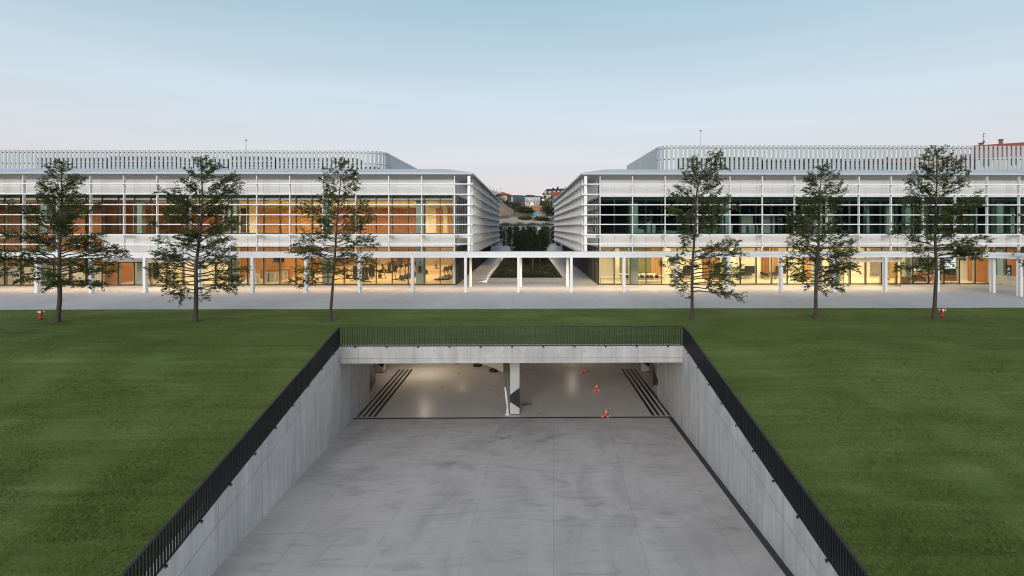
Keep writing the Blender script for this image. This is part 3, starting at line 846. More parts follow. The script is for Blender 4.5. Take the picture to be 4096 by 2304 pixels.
    c = MB(); c.box(x0, x1, FY + 0.46, FY + 0.52, 9.62 if side < 0 else 9.5, 11.0)
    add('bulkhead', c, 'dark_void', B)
    b2 = MB(); b2.box(x0, x1, yb, yb + 0.3, 0, 11.9); b2.box(fx - 0.15, fx + 0.15, FY + 0.2, yb, 0, 11.9)
    add('rear_wall', b2, 'panel', B)
    for k in range(5):
        xc = cx + side * (4.3 + 10.8 * k)
        m = MB(); m.box(xc - 0.5, xc + 0.5, FY + 1.5, FY + 2.1, 0.012, low + 0.05); add('column', m, 'column', B)
        m = MB(); m.box(xc - 0.5, xc + 0.5, FY + 1.5, FY + 2.1, sill - 0.03, 9.62); add('column', m, 'column', B)
    return B, org, cx, x0, x1
LB, LORG, LCX, LX0, LX1 = pavilion(-1, 'white louvered two-storey pavilion left of the courtyard with warm brown upper rooms')
RB, RORG, RCX, RX0, RX1 = pavilion(1, 'white louvered two-storey pavilion right of the courtyard with dark unlit upper storey')

# roof screens of upright slats with rounded corner
def roof_screen(B, side, Ys, Xs, r, ztop, far, yend, pitch):
    pts = []
    s = 0.0
    path = [(far, Ys), (Xs + side * r, Ys)]
    for i in range(1, 10):
        a = pi / 2 * i / 10
        path.append((Xs + side * r - side * r * sin(a), Ys + r - r * cos(a)))
    path += [(Xs, Ys + r), (Xs, yend)]
    segs = []
    for (xa, ya), (xb, yb) in zip(path, path[1:]):
        L = ((xb-xa)**2 + (yb-ya)**2) ** 0.5
        segs.append((xa, ya, (xb-xa)/L, (yb-ya)/L, L))
    m = MB(); rem = 0.2
    w, th = pitch * 0.65 / 2, 0.03
    for xa, ya, tx, ty, L in segs:
        d = rem
        while d < L:
            x, y = xa + tx * d, ya + ty * d
            m.prism([(x-tx*w-ty*th, y-ty*w+tx*th, 13.3), (x+tx*w-ty*th, y+ty*w+tx*th, 13.3), (x+tx*w+ty*th, y+ty*w-tx*th, 13.3), (x-tx*w+ty*th, y-ty*w-tx*th, 13.3)], (0, 0, ztop - 13.3))
            d += pitch
        rem = d - L
    sc = add('roof_screen', m, 'slat', B)
    rl = MB()
    for z in (13.42, (13.3 + ztop) / 2 - 0.1, ztop - 0.32):
        rl.tube([(x + (0.12 if side < 0 else -0.12) * 0 + (-side * -0.10 if i >= len(path) - 2 else 0), y + 0.11, z) for i, (x, y) in enumerate(path)], 0.07, 6)
    add('screen_rail', rl, 'equip', sc)
roof_screen(LB, -1, 72.0, -18.7, 2.45, 16.55, -72.0, 110, 0.556)
roof_screen(RB, 1, 65.6, 16.1, 1.9, 16.37, 63.5, 88, 0.560)

# rooftop plant behind the screens
def plant_unit(x, y, w, d, h, label, braces, g):
    t = thing('rooftop_unit', label, 'plant unit', (x, y, 13.23), 0, g, local=True)
    m = MB(); m.box(-w/2, w/2, -d/2, d/2, 0.25, h); m.box(-w/2 - .05, w/2 + .05, -d/2 - .05, d/2 + .05, h + .003, h + 0.10)
    body = add('body', m, 'equip', t)
    m = MB()
    n = int(w / 0.9)
    for i in range(n):
        xa = -w/2 + 0.1 + i * (w - 0.1) / n
        for j in range(5): m.box(xa, xa + (w - 0.1) / n - 0.12, -d/2 - 0.03, -d/2 - 0.002, 0.5 + j * (h - 0.7) / 5, 0.5 + j * (h - 0.7) / 5 + (h - 0.7) / 10)
    add('grille', m, 'galv', body)
    for sx in (-1, 1):
        m = MB(); m.box(sx * w * 0.42 - 0.08, sx * w * 0.42 + 0.08, -d/2, d/2, 0, 0.249); add('skid', m, 'galv', t)
    if braces:
        m = MB()
        for i in range(int(w / 1.6)):
            xa = -w/2 + i * 1.6
            m.tube([(xa, -d/2 - 0.5, 0.1), (xa + 1.6, -d/2 - 0.5, h + 0.2)], 0.05, 5); m.tube([(xa + 1.6, -d/2 - 0.55, 0.1), (xa, -d/2 - 0.55, h + 0.2)], 0.05, 5)
        m.box(-w/2, w/2, -d/2 - 0.6, -d/2 - 0.5, h + 0.1, h + 0.2)
        add('brace', m, 'galv', t)
names_l = ['beside the left edge of the photo', 'above the first tree from the left', 'between the first two trees', 'above the second tree from the left', 'below the thin left mast', 'right of the thin left mast', 'nearest the rounded screen corner']
for i, (x, w, h) in enumerate(((-62, 9.4, 2.7), (-52.3, 9, 2.9), (-44.2, 6.6, 2.6), (-37.5, 6, 2.9), (-31.2, 5.9, 2.7), (-25.7, 4.6, 2.7), (-21.8, 2.6, 1.5))):
    plant_unit(x, 77.5, w, 3, h, 'grey plant unit behind the left roof slats, ' + names_l[i], i >= 3, 'plant units on the left roof')
names_r = ['nearest the rounded screen corner', 'behind the first tree right of the courtyard', 'right of the thin right mast', 'between the first two right trees', 'above the middle right tree', 'left of the last tree']
for i, (x, w, h) in enumerate(((22.0, 5, 1.95), (27.2, 5.0, 2.05), (32.4, 5.0, 1.7), (37.6, 5.0, 1.75), (42.8, 5, 1.65), (48.2, 5.0, 1.4))):
    plant_unit(x, 70.5, w, 3, h, 'grey plant unit behind the right roof slats, ' + names_r[i], False, 'plant units on the right roof')
def mast(px, Y, ztop, label):
    x = on_y(px, Y)
    t = thing('lightning_mast', label, 'mast', (x, Y, 13.23), 0, None, local=True)
    m = MB(); m.tube([(0, 0, 0), (0, 0, (ztop - 13.23) * .9), (0, 0, ztop - 13.23 + 0.35)], [0.06, 0.045, 0.012], 8); add('pole', m, 'galv', t)
    m = MB(); z = ztop - 13.23
    m.lathe([(0.05, z - 0.25), (0.16, z - 0.2), (0.17, z - 0.12), (0.05, z - 0.05)], (0, 0, 0), 10); add('finial', m, 'galv', t, True)
    m = MB(); m.box(-0.2, 0.2, -0.2, 0.2, 0, 0.05); add('base_plate', m, 'galv', t)
mast(984, 76.0, 6.6 + 348 * 76 / 2200, 'thin grey lightning mast rising above the left roof screen')
mast(2803, 74.0, 6.6 + 390 * 74 / 2200, 'tall thin grey lightning mast above the right roof screen')

# ================================================================== covered walkway
cano = thing('walkway_canopy', 'long white flat canopy on slim posts crossing in front of both pavilions', 'canopy', (0, 57.5, 0))
path = [(-76.0, 55.25, 0.0, 1.0)]
X_A, R_A = 43.6, 3.2
for i in range(0, 13):
    a = pi / 2 * i / 12
    path.append((X_A + R_A * sin(a), 55.25 - R_A + R_A * cos(a), sin(a), cos(a)))
path.append((X_A + R_A, 46.2, 1.0, 0.0))
# refine the long straight
st0, st1 = path[0], path[1]
path = [(lerp(st0[0], st1[0], i / 22), 55.25, 0.0, 1.0) for i in range(22)] + path[1:]
def sweep(prof):
    m = MB(); n = len(prof)
    for x, y, nx, ny in path:
        for d, z in prof: m.v.append((x + nx * d, y + ny * d, z))
    for i in range(len(path) - 1):
        for j in range(n):
            m.f.append((i*n+j, (i+1)*n+j, (i+1)*n+(j+1) % n, i*n+(j+1) % n))
    m.f.append(tuple(range(n))); m.f.append(tuple(range((len(path)-1)*n, len(path)*n))[::-1])
    return m
rf = add('roof', sweep([(0.0, 3.80), (0.0, 4.03), (0.08, 4.05), (4.75, 3.93), (4.75, 3.72), (0.10, 3.72), (0.10, 3.80)]), 'white_metal', cano)
add('edge_beam', sweep([(0.05, 3.50), (0.05, 3.755), (0.30, 3.755), (0.30, 3.50)]), 'white_metal', cano)
add('drip_groove', sweep([(0.13, 3.757), (0.13, 3.798), (0.2, 3.798), (0.2, 3.757)]), 'soffit', rf)
jn = MB()
for k in range(-12, 9):
    x = -0.784 + 5.33 * k
    jn.box(x + 0.02, x + 0.045, 55.246, 55.30, 3.80, 4.034)
add('joint', jn, 'soffit', rf)
post = MB(); post.box(-0.13, 0.13, 0.0, 0.05, 0, 3.498); post.box(-0.05, 0.05, 0.051, 0.40, 0, 3.498); post.box(-0.13, 0.13, 0.401, 0.45, 0, 3.498)
post_me = post.mesh('post')
locs = [(-0.784 + 5.33 * k, 55.32 - 57.5, 0) for k in range(-14, 9)]
rep(cano, 'post', post_me, 'white_metal', locs)
def gp(px, py): return ground(px, py)
gx, gy = gp(3927, 1164.5); gx2, gy2 = gp(4046, 1179)
for gx_, gy_ in ((46.75, 54.3), (46.87, 51.4), (46.87, 47.0)):
    o = bpy.data.objects.new('post', post_me); COL.objects.link(o); o.parent = cano; o.location = (gx_, gy_ - 57.5, 0)
rp = MB(); rp.box(-0.13, 0.13, -0.1, 0.1, 0, 3.46); rp_me = rp.mesh('post')
rep(cano, 'post', rp_me, 'white_metal', [(x, 60.78 - 57.5, 0) for x in (-6.13, -0.60, 4.56)])
b = MB(); b.box(-6.3, 4.75, 60.66, 60.9, 3.462, 3.62); b.box(-6.3, -6.05, 59.9, 60.655, 3.462, 3.62); b.box(4.45, 4.7, 59.9, 60.655, 3.462, 3.62)
add('rear_beam', b, 'white_metal', cano)
for xa_, xb_ in ((-58.0, -8.0), (-8.0, 7.0), (7.0, 43.0)):
    area('walkway_lamp', cano, (xa_ + xb_) / 2, 58.6, 3.70, xb_ - xa_, 0.16, 23 * (xb_ - xa_), (1.0, 0.72, 0.48), spread=radians(140))

# ================================================================== rooms of the left pavilion
WARM = (1.0, 0.72, 0.42)
def wall(B, mat, xa, xb, y, z0, z1, th=0.12, name='interior_wall'):
    m = MB(); m.box(min(xa, xb), max(xa, xb), y, y + th, z0, z1); return add(name, m, mat, B)
def pxwall(B, mat, pa, pb, y, z0, z1, name='interior_wall'):
    return wall(B, mat, on_y(pa, y) + 0.004, on_y(pb, y) - 0.004, y, z0, z1, 0.12, name)
G = 0.014
# gym and lobby
XW = -31.5
wall(LB, 'wood', on_y(926, 72), XW, 72.0, G, 4.36)
m = MB(); m.box(XW - 0.12, XW, 72.13, 98, G, 4.36); add('interior_wall', m, 'wood_side', LB)
wall(LB, 'cream', XW + 0.01, LCX - 0.1, 98.0, G, 4.36)
wall(LB, 'wood', -24.0, -18.5, 97.8, G, 4.36)
f = MB(); f.box(XW + 0.02, LCX - 0.2, 63.0, 97.9, G, 0.022); add('sports_floor', f, 'gym_floor', LB)
# entrance hall
pxwall(LB, 'cream', 640, 925, 70.0, G, 4.36)
m = MB(); m.box(on_y(925, 70), on_y(925, 70) + 0.1, 70.0, 72.0, G, 4.36); add('interior_wall', m, 'cream', LB)
pxwall(LB, 'wood', 405, 640, 74.0, G, 4.36)
m = MB(); m.box(on_y(640, 70) - 0.1, on_y(640, 70), 70.0, 74.0, G, 4.36); add('interior_wall', m, 'cream', LB)
# hall with tall brown boards on the far left
XH = LCX - BAY * 22
m = MB(); m.box(XH - 0.14, XH, 62.7, 76, G, 9.6); add('interior_wall', m, 'brown_wood', LB)
wall(LB, 'brown_wood', LX0, XH - 0.15, 70.9, 1.6, 9.6)
wall(LB, 'cream', LX0, XH - 0.15, 70.85, G, 1.58)
for (pa, pb, mt) in ((400, 928, 'brown_wood'), (928, 952, 'charcoal'), (952, 962, 'cream'), (962, 985, 'charcoal'), (985, 1032, 'cream'),
                     (1032, 1345, 'wood'), (1345, 1688, 'brown_wood'), (1688, 1744, 'cream'), (1744, 1772, 'wood'), (1772, 1790, 'cream'), (1790, 1815, 'wood')):
    pxwall(LB, mt, pa, pb, 75.0, 5.79, 9.1 if mt != 'cream' else 9.6)
wall(LB, 'cream', XH, LCX - 0.2, 75.2, 5.79, 9.6)
area('ceiling_lamp', LB, -19.7, 72.0, 4.34, 21.5, 13.0, 2100, WARM, spread=radians(150))
area('ceiling_lamp', LB, -19.7, 88.0, 4.34, 21.5, 12.0, 1500, WARM, spread=radians(150))
for x, y in ((-39.5, 66.6),):
    area('ceiling_lamp', LB, x, y, 4.34, 14.0, 4.0, 800, (1.0, 0.74, 0.45))
for x, w_ in ((-13.0, 360), (-21.5, 420), (-30.0, 400), (-40.0, 380)):
    area('ceiling_lamp', LB, x, 71.2, 9.60, 5.5, 0.10, w_, (1.0, 0.68, 0.36), spread=radians(150))
for x in (-50.5, -55.5, -60):
    area('ceiling_lamp', LB, x, 67, 9.60, 0.8, 0.8, 230, (1.0, 0.68, 0.38), spread=radians(150))

# ================================================================== rooms of the right pavilion
secs = ((2385, 2428, 'cream'), (2428, 2452, 'cream'), (2452, 2606, 'olive'), (2606, 2647, 'wood'), (2647, 2808, 'cream'), (2808, 2834, 'brown_wood'), (2834, 2893, 'wood'),
        (2893, 3043, 'cream'), (3043, 3078, 'brown_wood'), (3078, 3092, 'cream'), (3092, 3112, 'wood'), (3112, 3205, 'cream'), (3205, 3262, 'wood'))
for pa, pb, mt in secs: pxwall(RB, mt, pa, pb, 70.0, G, 4.28)
for px in (2452, 2647, 2893):
    x = on_y(px, 70); m = MB(); m.box(x - 0.06, x + 0.06, 65.5, 69.99, G, 4.28); add('interior_wall', m, 'cream', RB)
pxwall(RB, 'cream', 3262, 3480, 73.0, G, 4.28)
pxwall(RB, 'cream', 3480, 3830, 76.0, G, 4.28)
pxwall(RB, 'cream', 3829, 3873, 68.5, G, 4.28); pxwall(RB, 'brown_wood', 3873, 3888, 68.4, G, 4.28); pxwall(RB, 'wood', 3888, 3950, 68.6, G, 4.28)
wall(RB, 'brown_wood', on_y(3953, 66.5), RX1 - 0.3, 66.5, G, 4.28)
m = MB(); x = on_y(3955, 63.5); m.box(x, x + 0.12, 63.0, 66.49, G, 4.28); add('interior_wall', m, 'brown_wood', RB)
d = MB(); xa, xb = on_y(3893, 68.5), on_y(3922, 68.5); d.box(xa, xb, 68.52, 68.59, G, 2.6); dd = add('door', d, 'brown_wood', RB)
d = MB(); d.box(xa + 0.12, xa + 0.16, 68.44, 68.515, 1.0, 1.12); add('handle', d, 'steel', dd)
for x, y, sx_, sy_, w_ in ((9.5, 65.8, 1.6, 4, 230), (14.2, 66.2, 5, 4.5, 520), (22.0, 66.2, 6.5, 4.5, 560), (29.8, 66.2, 6.0, 4.5, 540), (40.5, 68.0, 13, 7, 1150), (50.3, 66.0, 4, 4, 380)):
    area('ceiling_lamp', RB, x, y, 4.27, sx_, sy_, w_, (1.0, 0.77, 0.43), spread=radians(155))
for x in (58.0,): area('ceiling_lamp', RB, x, 64.6, 4.27, 6.0, 0.6, 200, (1.0, 0.70, 0.42))
# upper storey: bare shell with one lit corner
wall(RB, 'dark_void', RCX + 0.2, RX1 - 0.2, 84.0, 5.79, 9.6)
for pa, pb, y in ((2966, 3012, 71.5), (3050, 3100, 71.8), (3172, 3292, 71.5)): pxwall(RB, 'cream', pa, pb, y, 5.79, 8.1)
area('work_lamp', RB, on_y(3060, 69), 68.6, 8.9, 0.5, 0.5, 60, (1.0, 0.78, 0.42), (radians(-35), 0, 0))
area('work_lamp', RB, on_y(3240, 69), 68.6, 8.9, 0.5, 0.5, 60, (1.0, 0.78, 0.42), (radians(-35), 0, 0))
rnd = random.Random(11)
for px, y, w_ in ((2440, 66, 0.0), (2860, 69, 0.5), (3330, 66.5, 0.6), (3470, 67, 0.5), (3560, 66, 0.9), (3700, 68, 0.7), (3765, 66, 0.5), (3900, 66, 0.6), (4050, 68, 0.6)):
    if w_ == 0: continue
    x = on_y(px, y); m = MB(); m.box(x - w_/2, x + w_/2, y, y + 0.4, 5.79, 9.55); add('column', m, 'column', RB)

# entrance porches with a white lintel box and glass cheeks
def porch(B, xa, xb):
    m = MB(); m.box(xa, xb, 60.35, FY - 0.06, 2.68, 3.06); p = add('entrance_porch', m, 'panel', B, bevel=0.01)
    for x in (xa + 0.12, xb - 0.12):
        m = MB(); m.poly([(x, 60.4, 0.02), (x, FY - 0.07, 0.02), (x, FY - 0.07, 2.675), (x, 60.4, 2.675)]); add('glass_cheek', m, 'clear', p)
        m = MB(); m.box(x - 0.02, x + 0.02, 60.38, 60.42, 0.01, 2.675); m.box(x - 0.02, x + 0.02, 60.425, FY - 0.07, 0.01, 0.05); add('cheek_frame', m, 'dark_frame', p)
    w = (xb - xa) / 4
    for i in (0, 3):
        x = xa + 0.16 + i * (w - 0.08)
        m = MB(); m.poly([(x, 60.9, 0.03), (x + w - 0.1, 60.9, 0.03), (x + w - 0.1, 60.9, 2.67), (x, 60.9, 2.67)]); add('sliding_door', m, 'clear', p)
    m = MB(); m.box(xa + 0.1, xb - 0.1, 60.5, FY - 0.1, 0.004, 0.012); add('door_mat', m, 'galv', p)
    area('porch_lamp', B, (xa + xb) / 2, 61.4, 2.66, 3.5, 0.3, 45, WARM)
porch(LB, -41.6, -35.0)
porch(RB, 35.0, 41.6)

# ================================================================== gym equipment, meeting furniture, lobby
def lm(): return MB()
def at_floor(px, py): 
    x, y = ground(px, py, G); return (x, y, G)
def treadmill():
    t = thing('treadmill', 'x', 'treadmill', (0, 0, 0), local=True)
    add('deck', lm().box(-0.42, 0.42, -0.9, 0.95, 0.05, 0.20), 'charcoal', t, bevel=0.02)
    add('belt', lm().box(-0.28, 0.28, -0.88, 0.6, 0.203, 0.21), 'black', t)
    add('motor_hood', lm().prism([(-0.40, 0.62, 0.203), (-0.40, 0.98, 0.203), (-0.40, 0.95, 0.36), (-0.40, 0.68, 0.30)], (0.80, 0, 0)), 'charcoal', t)
    for s in (-1, 1):
        add('upright', lm().tube([(s * 0.40, 0.80, 0.2), (s * 0.38, 0.45, 1.30)], 0.045, 6), 'charcoal', t)
        add('handrail', lm().tube([(s * 0.38, 0.45, 1.15), (s * 0.38, -0.1, 1.0)], 0.03, 6), 'charcoal', t)
    add('console', lm().prism([(-0.42, 0.40, 1.15), (-0.42, 0.55, 1.15), (-0.42, 0.62, 1.62), (-0.42, 0.55, 1.62)], (0.84, 0, 0)), 'black', t)
    return t
def bike():
    t = thing('exercise_bike', 'x', 'exercise bike', (0, 0, 0), local=True)
    add('base', lm().tube([(-0.25, -0.5, 0.04), (0.25, -0.5, 0.04)], 0.04, 6).tube([(-0.25, 0.5, 0.04), (0.25, 0.5, 0.04)], 0.04, 6).tube([(0, -0.5, 0.05), (0, 0.5, 0.05)], 0.04, 6), 'black', t)
    w = lm(); w.tube([(-0.03, 0.32, 0.34), (0.03, 0.32, 0.34)], 0.27, 18); add('flywheel', w, 'charcoal', t)
    add('frame', lm().tube([(0, -0.45, 0.05), (0, -0.2, 0.75)], 0.04, 6).tube([(0, -0.25, 0.5), (0, 0.32, 0.36), (0, 0.42, 1.0)], 0.04, 6), 'black', t)
    add('saddle', lm().prism([(-0.13, -0.34, 0.92), (0.13, -0.34, 0.92), (0.04, 0.0, 0.92), (-0.04, 0.0, 0.92)], (0, 0, 0.07)), 'black', t)
    add('seat_post', lm().tube([(0, -0.2, 0.7), (0, -0.22, 0.92)], 0.03, 6), 'steel', t)
    add('handlebar', lm().tube([(-0.25, 0.2, 1.1), (-0.2, 0.45, 1.06), (0.2, 0.45, 1.06), (0.25, 0.2, 1.1)], 0.025, 6), 'black', t)
    return t
def weight_machine():
    t = thing('weight_machine', 'x', 'weight machine', (0, 0, 0), local=True)
    add('shroud', lm().prism([(-0.38, -0.15, 0.1), (0.38, -0.15, 0.1), (0.38, -0.15, 1.45), (0.28, -0.15, 1.58), (-0.28, -0.15, 1.58), (-0.38, -0.15, 1.45)], (0, 0.22, 0)), 'charcoal', t, bevel=0.02)
    add('base_frame', lm().box(-0.45, 0.45, -0.3, -0.2, 0, 0.08).box(-0.05, 0.05, -0.2, 1.1, 0, 0.08).box(-0.4, 0.4, 1.101, 1.2, 0, 0.08), 'black', t)
    add('seat', lm().box(-0.22, 0.22, 0.35, 0.8, 0.45, 0.54), 'black', t, bevel=0.03)
    add('backrest', lm().prism([(-0.2, 0.82, 0.6), (-0.2, 0.92, 0.6), (-0.2, 1.1, 1.25), (-0.2, 1.0, 1.25)], (0.4, 0, 0)), 'black', t)
    add('seat_post', lm().box(-0.05, 0.05, 0.5, 0.62, 0.081, 0.449), 'charcoal', t)
    for s in (-1, 1):
        add('lever_arm', lm().tube([(s * 0.3, 0.1, 1.5), (s * 0.55, 0.4, 1.2), (s * 0.5, 0.75, 0.95)], 0.035, 6), 'charcoal', t)
    return t
def elliptical():
    t = thing('elliptical_trainer', 'x', 'elliptical trainer', (0, 0, 0), local=True)
    w = lm(); w.tube([(-0.14, -0.45, 0.36), (0.14, -0.45, 0.36)], 0.34, 18); add('drive_housing', w, 'charcoal', t, False)
    add('base', lm().box(-0.3, 0.3, -0.85, -0.75, 0, 0.09).box(-0.06, 0.06, -0.75, 0.9, 0, 0.09).box(-0.3, 0.3, 0.901, 1.0, 0, 0.09), 'black', t)
    add('mast', lm().tube([(0, 0.75, 0.09), (0, 0.6, 1.45)], 0.05, 6), 'charcoal', t)
    add('console', lm().box(-0.22, 0.22, 0.54, 0.62, 1.42, 1.75), 'black', t)
    for s in (-1, 1):
        add('arm', lm().tube([(s * 0.26, 0.65, 0.4), (s * 0.28, 0.5, 1.2), (s * 0.22, 0.25, 1.65)], 0.025, 6), 'black', t)
        add('pedal', lm().box(s * 0.22 - 0.09, s * 0.22 + 0.09, -0.15, 0.3, 0.30 + 0.1 * s, 0.36 + 0.1 * s), 'black', t)
    return t
def chair_pedestal():
    t = thing('task_chair', 'x', 'chair', (0, 0, 0), local=True)
    add('seat', lm().box(-0.23, 0.23, -0.22, 0.22, 0.44, 0.48), 'black', t, bevel=0.015)
    add('backrest', lm().prism([(-0.22, -0.22, 0.55), (-0.22, -0.19, 0.55), (-0.22, -0.24, 0.88), (-0.22, -0.27, 0.88)], (0.44, 0, 0)), 'black', t)
    for s in (-1, 1): add('armrest', lm().tube([(s * 0.23, 0.1, 0.46), (s * 0.25, 0.1, 0.64), (s * 0.25, -0.2, 0.66)], 0.018, 6), 'steel', t)
    add('pedestal', lm().tube([(0, 0, 0.06), (0, 0, 0.44)], 0.03, 8), 'steel', t)
    b = lm()
    for k in range(5): b.tube([(0, 0, 0.09), (0.28 * cos(k * 1.2566), 0.28 * sin(k * 1.2566), 0.05)], 0.022, 6)
    add('star_base', b, 'charcoal', t)
    return t
def chair_legs():
    t = thing('meeting_chair', 'x', 'chair', (0, 0, 0), local=True)
    add('seat', lm().box(-0.22, 0.22, -0.21, 0.22, 0.44, 0.475), 'black', t, bevel=0.012)
    add('backrest', lm().prism([(-0.22, -0.21, 0.50), (-0.22, -0.18, 0.50), (-0.22, -0.23, 0.84), (-0.22, -0.26, 0.84)], (0.44, 0, 0)), 'black', t)
    for sx in (-1, 1):
        for sy in (-1, 1): add('leg', lm().tube([(sx * 0.18, sy * 0.17, 0.44), (sx * 0.23, sy * 0.22, 0)], 0.014, 6), 'steel', t)
    return t
def table(w, d, h=0.74, leg='white', slab=0.035):
    t = thing('meeting_table', 'x', 'table', (0, 0, 0), local=True)
    add('tabletop', lm().box(-w/2, w/2, -d/2, d/2, h - slab, h), 'table_top', t, bevel=0.008)
    for sx in (-1, 1):
        for sy in (-1, 1): add('leg', lm().box(sx*(w/2-.08)-.025, sx*(w/2-.08)+.025, sy*(d/2-.08)-.025, sy*(d/2-.08)+.025, 0, h - slab - .001), leg, t)
    return t
def put(t, loc, rot, label, group=None):
    t.location = loc; t.rotation_euler = (0, 0, rot); t['label'] = label
    if group: t['group'] = group
    return t
def series(maker, spots, group=None):
    first = None
    for (px, py, rot, label) in spots:
        loc = at_floor(px, py)
        if first is None: first = maker(); put(first, loc, rot, label, group)
        else: dup(first, loc, rot, label, group)
series(treadmill, [(1768, 1120, -0.9, 'dark treadmill at the front of the row by the gym corner glass'), (1785, 1115, -0.9, 'dark treadmill second in the row by the gym corner glass'),
                   (1797, 1110, -0.9, 'dark treadmill third in the row by the gym corner glass'), (1806, 1105, -0.9, 'dark treadmill at the back of the row by the gym corner glass')], 'treadmills in the gym corner')
series(elliptical, [(1598 + 19 * i, 1121 - 5.0 * i, 0.9, 'dark elliptical trainer, %s from the front in the diagonal gym row' % ORD[i]) for i in range(6)], 'elliptical trainers in the gym')
series(bike, [(1400, 1116, 1.4, 'black exercise bike at the left end of the gym, behind the third tree'), (1530, 1114, 1.5, 'black exercise bike alone in the middle of the gym floor'),
              (1746, 1074, 0.5, 'black exercise bike at the back beside the gym column')], 'exercise bikes in the gym')
series(weight_machine, [(1424, 1113, 0.3, 'squat dark weight machine next to the leftmost exercise bike'), (1460, 1119, 0.2, 'dark weight machine just right of a canopy post, nearest the glass'), (1487, 1109, 0.1, 'broad dark weight machine with tall rounded shroud at mid gym'),
                        (1556, 1092, 1.4, 'dark weight machine seen side-on behind the middle exercise bike'), (1577, 1087, 0.2, 'slim dark weight machine with a rounded top near the gym rear'), (1600, 1066, 0.0, 'dark weight machine farthest back in the gym')], 'weight machines in the gym')
# picture sign and extinguisher cabinet on the gym column
xs_ = LCX - 4.3
sg = MB(); sg.box(xs_ - 0.16, xs_ + 0.06, FY + 1.46, FY + 1.497, 2.36, 2.62)
sgn = tag(add('picture_sign', sg, 'charcoal'), 'small dark square sign with white pictogram on the gym column', 'sign')
f = MB(); f.box(xs_ - 0.075, xs_ - 0.025, FY + 1.452, FY + 1.458, 2.41, 2.52); f.lathe([(0.028, 2.535), (0.028, 2.575)], (xs_ - 0.05, FY + 1.452, 0), 10)
f.box(xs_ - 0.10, xs_ - 0.08, FY + 1.452, FY + 1.458, 2.42, 2.50); add('pictogram', f, 'white', sgn)
xc = thing('extinguisher_cabinet', 'dark tall extinguisher cabinet fixed to the gym column under the sign', 'cabinet', (xs_ - 0.05, FY + 1.4, 1.3), local=True)
add('cabinet_box', lm().box(-0.15, 0.15, -0.1, 0.097, 0, 0.75), 'charcoal', xc, bevel=0.01)
add('extinguisher', lm().lathe([(0.06, 0.08), (0.06, 0.45), (0.02, 0.52)], (0, -0.13, 0), 10), 'hydrant_red', xc)

# lobby
def cabinet():
    t = thing('steel_cabinet', 'x', 'cabinet', (0, 0, 0), local=True)
    pr = [(-0.30, -0.2), (-0.22, -0.34), (0.0, -0.40), (0.22, -0.34), (0.30, -0.2), (0.30, 0.4), (-0.30, 0.4)]
    add('shell', lm().prism([(a, b, 0.02) for a, b in pr], (0, 0, 1.0)), 'steel', t)
    add('lid', lm().prism([(a * 1.04, b * 1.04, 1.022) for a, b in pr], (0, 0, 0.04)), 'galv', t)
    add('plinth', lm().prism([(a * .95, b * .95, 0) for a, b in pr], (0, 0, 0.019)), 'charcoal', t)
    return t
lab = ['rounded steel cabinet at the left end of the lobby row', 'widest-looking rounded steel cabinet, second in the lobby row', 'rounded steel cabinet in the middle of the lobby row', 'rounded steel cabinet second from the right in the lobby row', 'rounded steel cabinet at the right end of the lobby row']
series(cabinet, [(px, py, 0.1, lab[i]) for i, (px, py) in enumerate(((1068, 1126), (1091, 1127), (1108, 1123), (1126, 1119), (1143, 1115)))], 'steel cabinets in the lobby')
x, y, z = at_floor(1029, 1130)
tb = thing('cream_bin', 'tall cream litter bin standing in the lobby behind a canopy post', 'bin', (x, y, z), local=True)
add('drum', lm().lathe([(0.24, 0), (0.27, 0.9)], (0, 0, 0), 14), 'cream', tb, True); add('lid', lm().lathe([(0.30, 0.905), (0.30, 0.97), (0.1, 1.02)], (0, 0, 0), 14), 'cream', tb)
rc = thing('reception_desk', 'long brown boarded reception desk in front of the lobby wall', 'desk', (on_y(1100, 70.3), 70.3, G), local=True)
add('desk_front', lm().box(-1.8, 1.8, -0.05, 0.75, 0, 1.18), 'brown_wood', rc); add('desk_top', lm().box(-1.85, 1.85, -0.1, 0.8, 1.182, 1.23), 'wood', rc)
def tv(loc, w, z0, z1, label, stand=True, group=None):
    t = thing('wall_screen' if not stand else 'screen_stand', label, 'screen', loc, 0, group, local=True)
    add('bezel', lm().box(-w/2, w/2, -0.03, 0.03, z0, z1), 'charcoal', t, bevel=0.006)
    add('display', lm().box(-w/2 + .03, w/2 - .03, -0.036, -0.031, z0 + .03, z1 - .03), 'pane_dark', t)
    if stand:
        for s in (-1, 1): add('stand_leg', lm().tube([(s * w * .3, 0.05, z1 - .05), (s * w * .4, 0.12, 0)], 0.018, 6), 'white', t)
        add('stand_foot', lm().box(-w * .45, w * .45, 0.1, 0.14, 0, 0.04), 'white', t)
    return t
tv((on_y(1115, 71.9), 71.93, G), 1.35, 2.0, 2.75, 'black wall screen on the boarded lobby wall above the reception desk', False)
t_ = put(table(1.3, 0.7), at_floor(1258, 1130), 0.1, 'white table with thin legs alone in the lobby left of the gym')
t_.name = 'lobby_table'

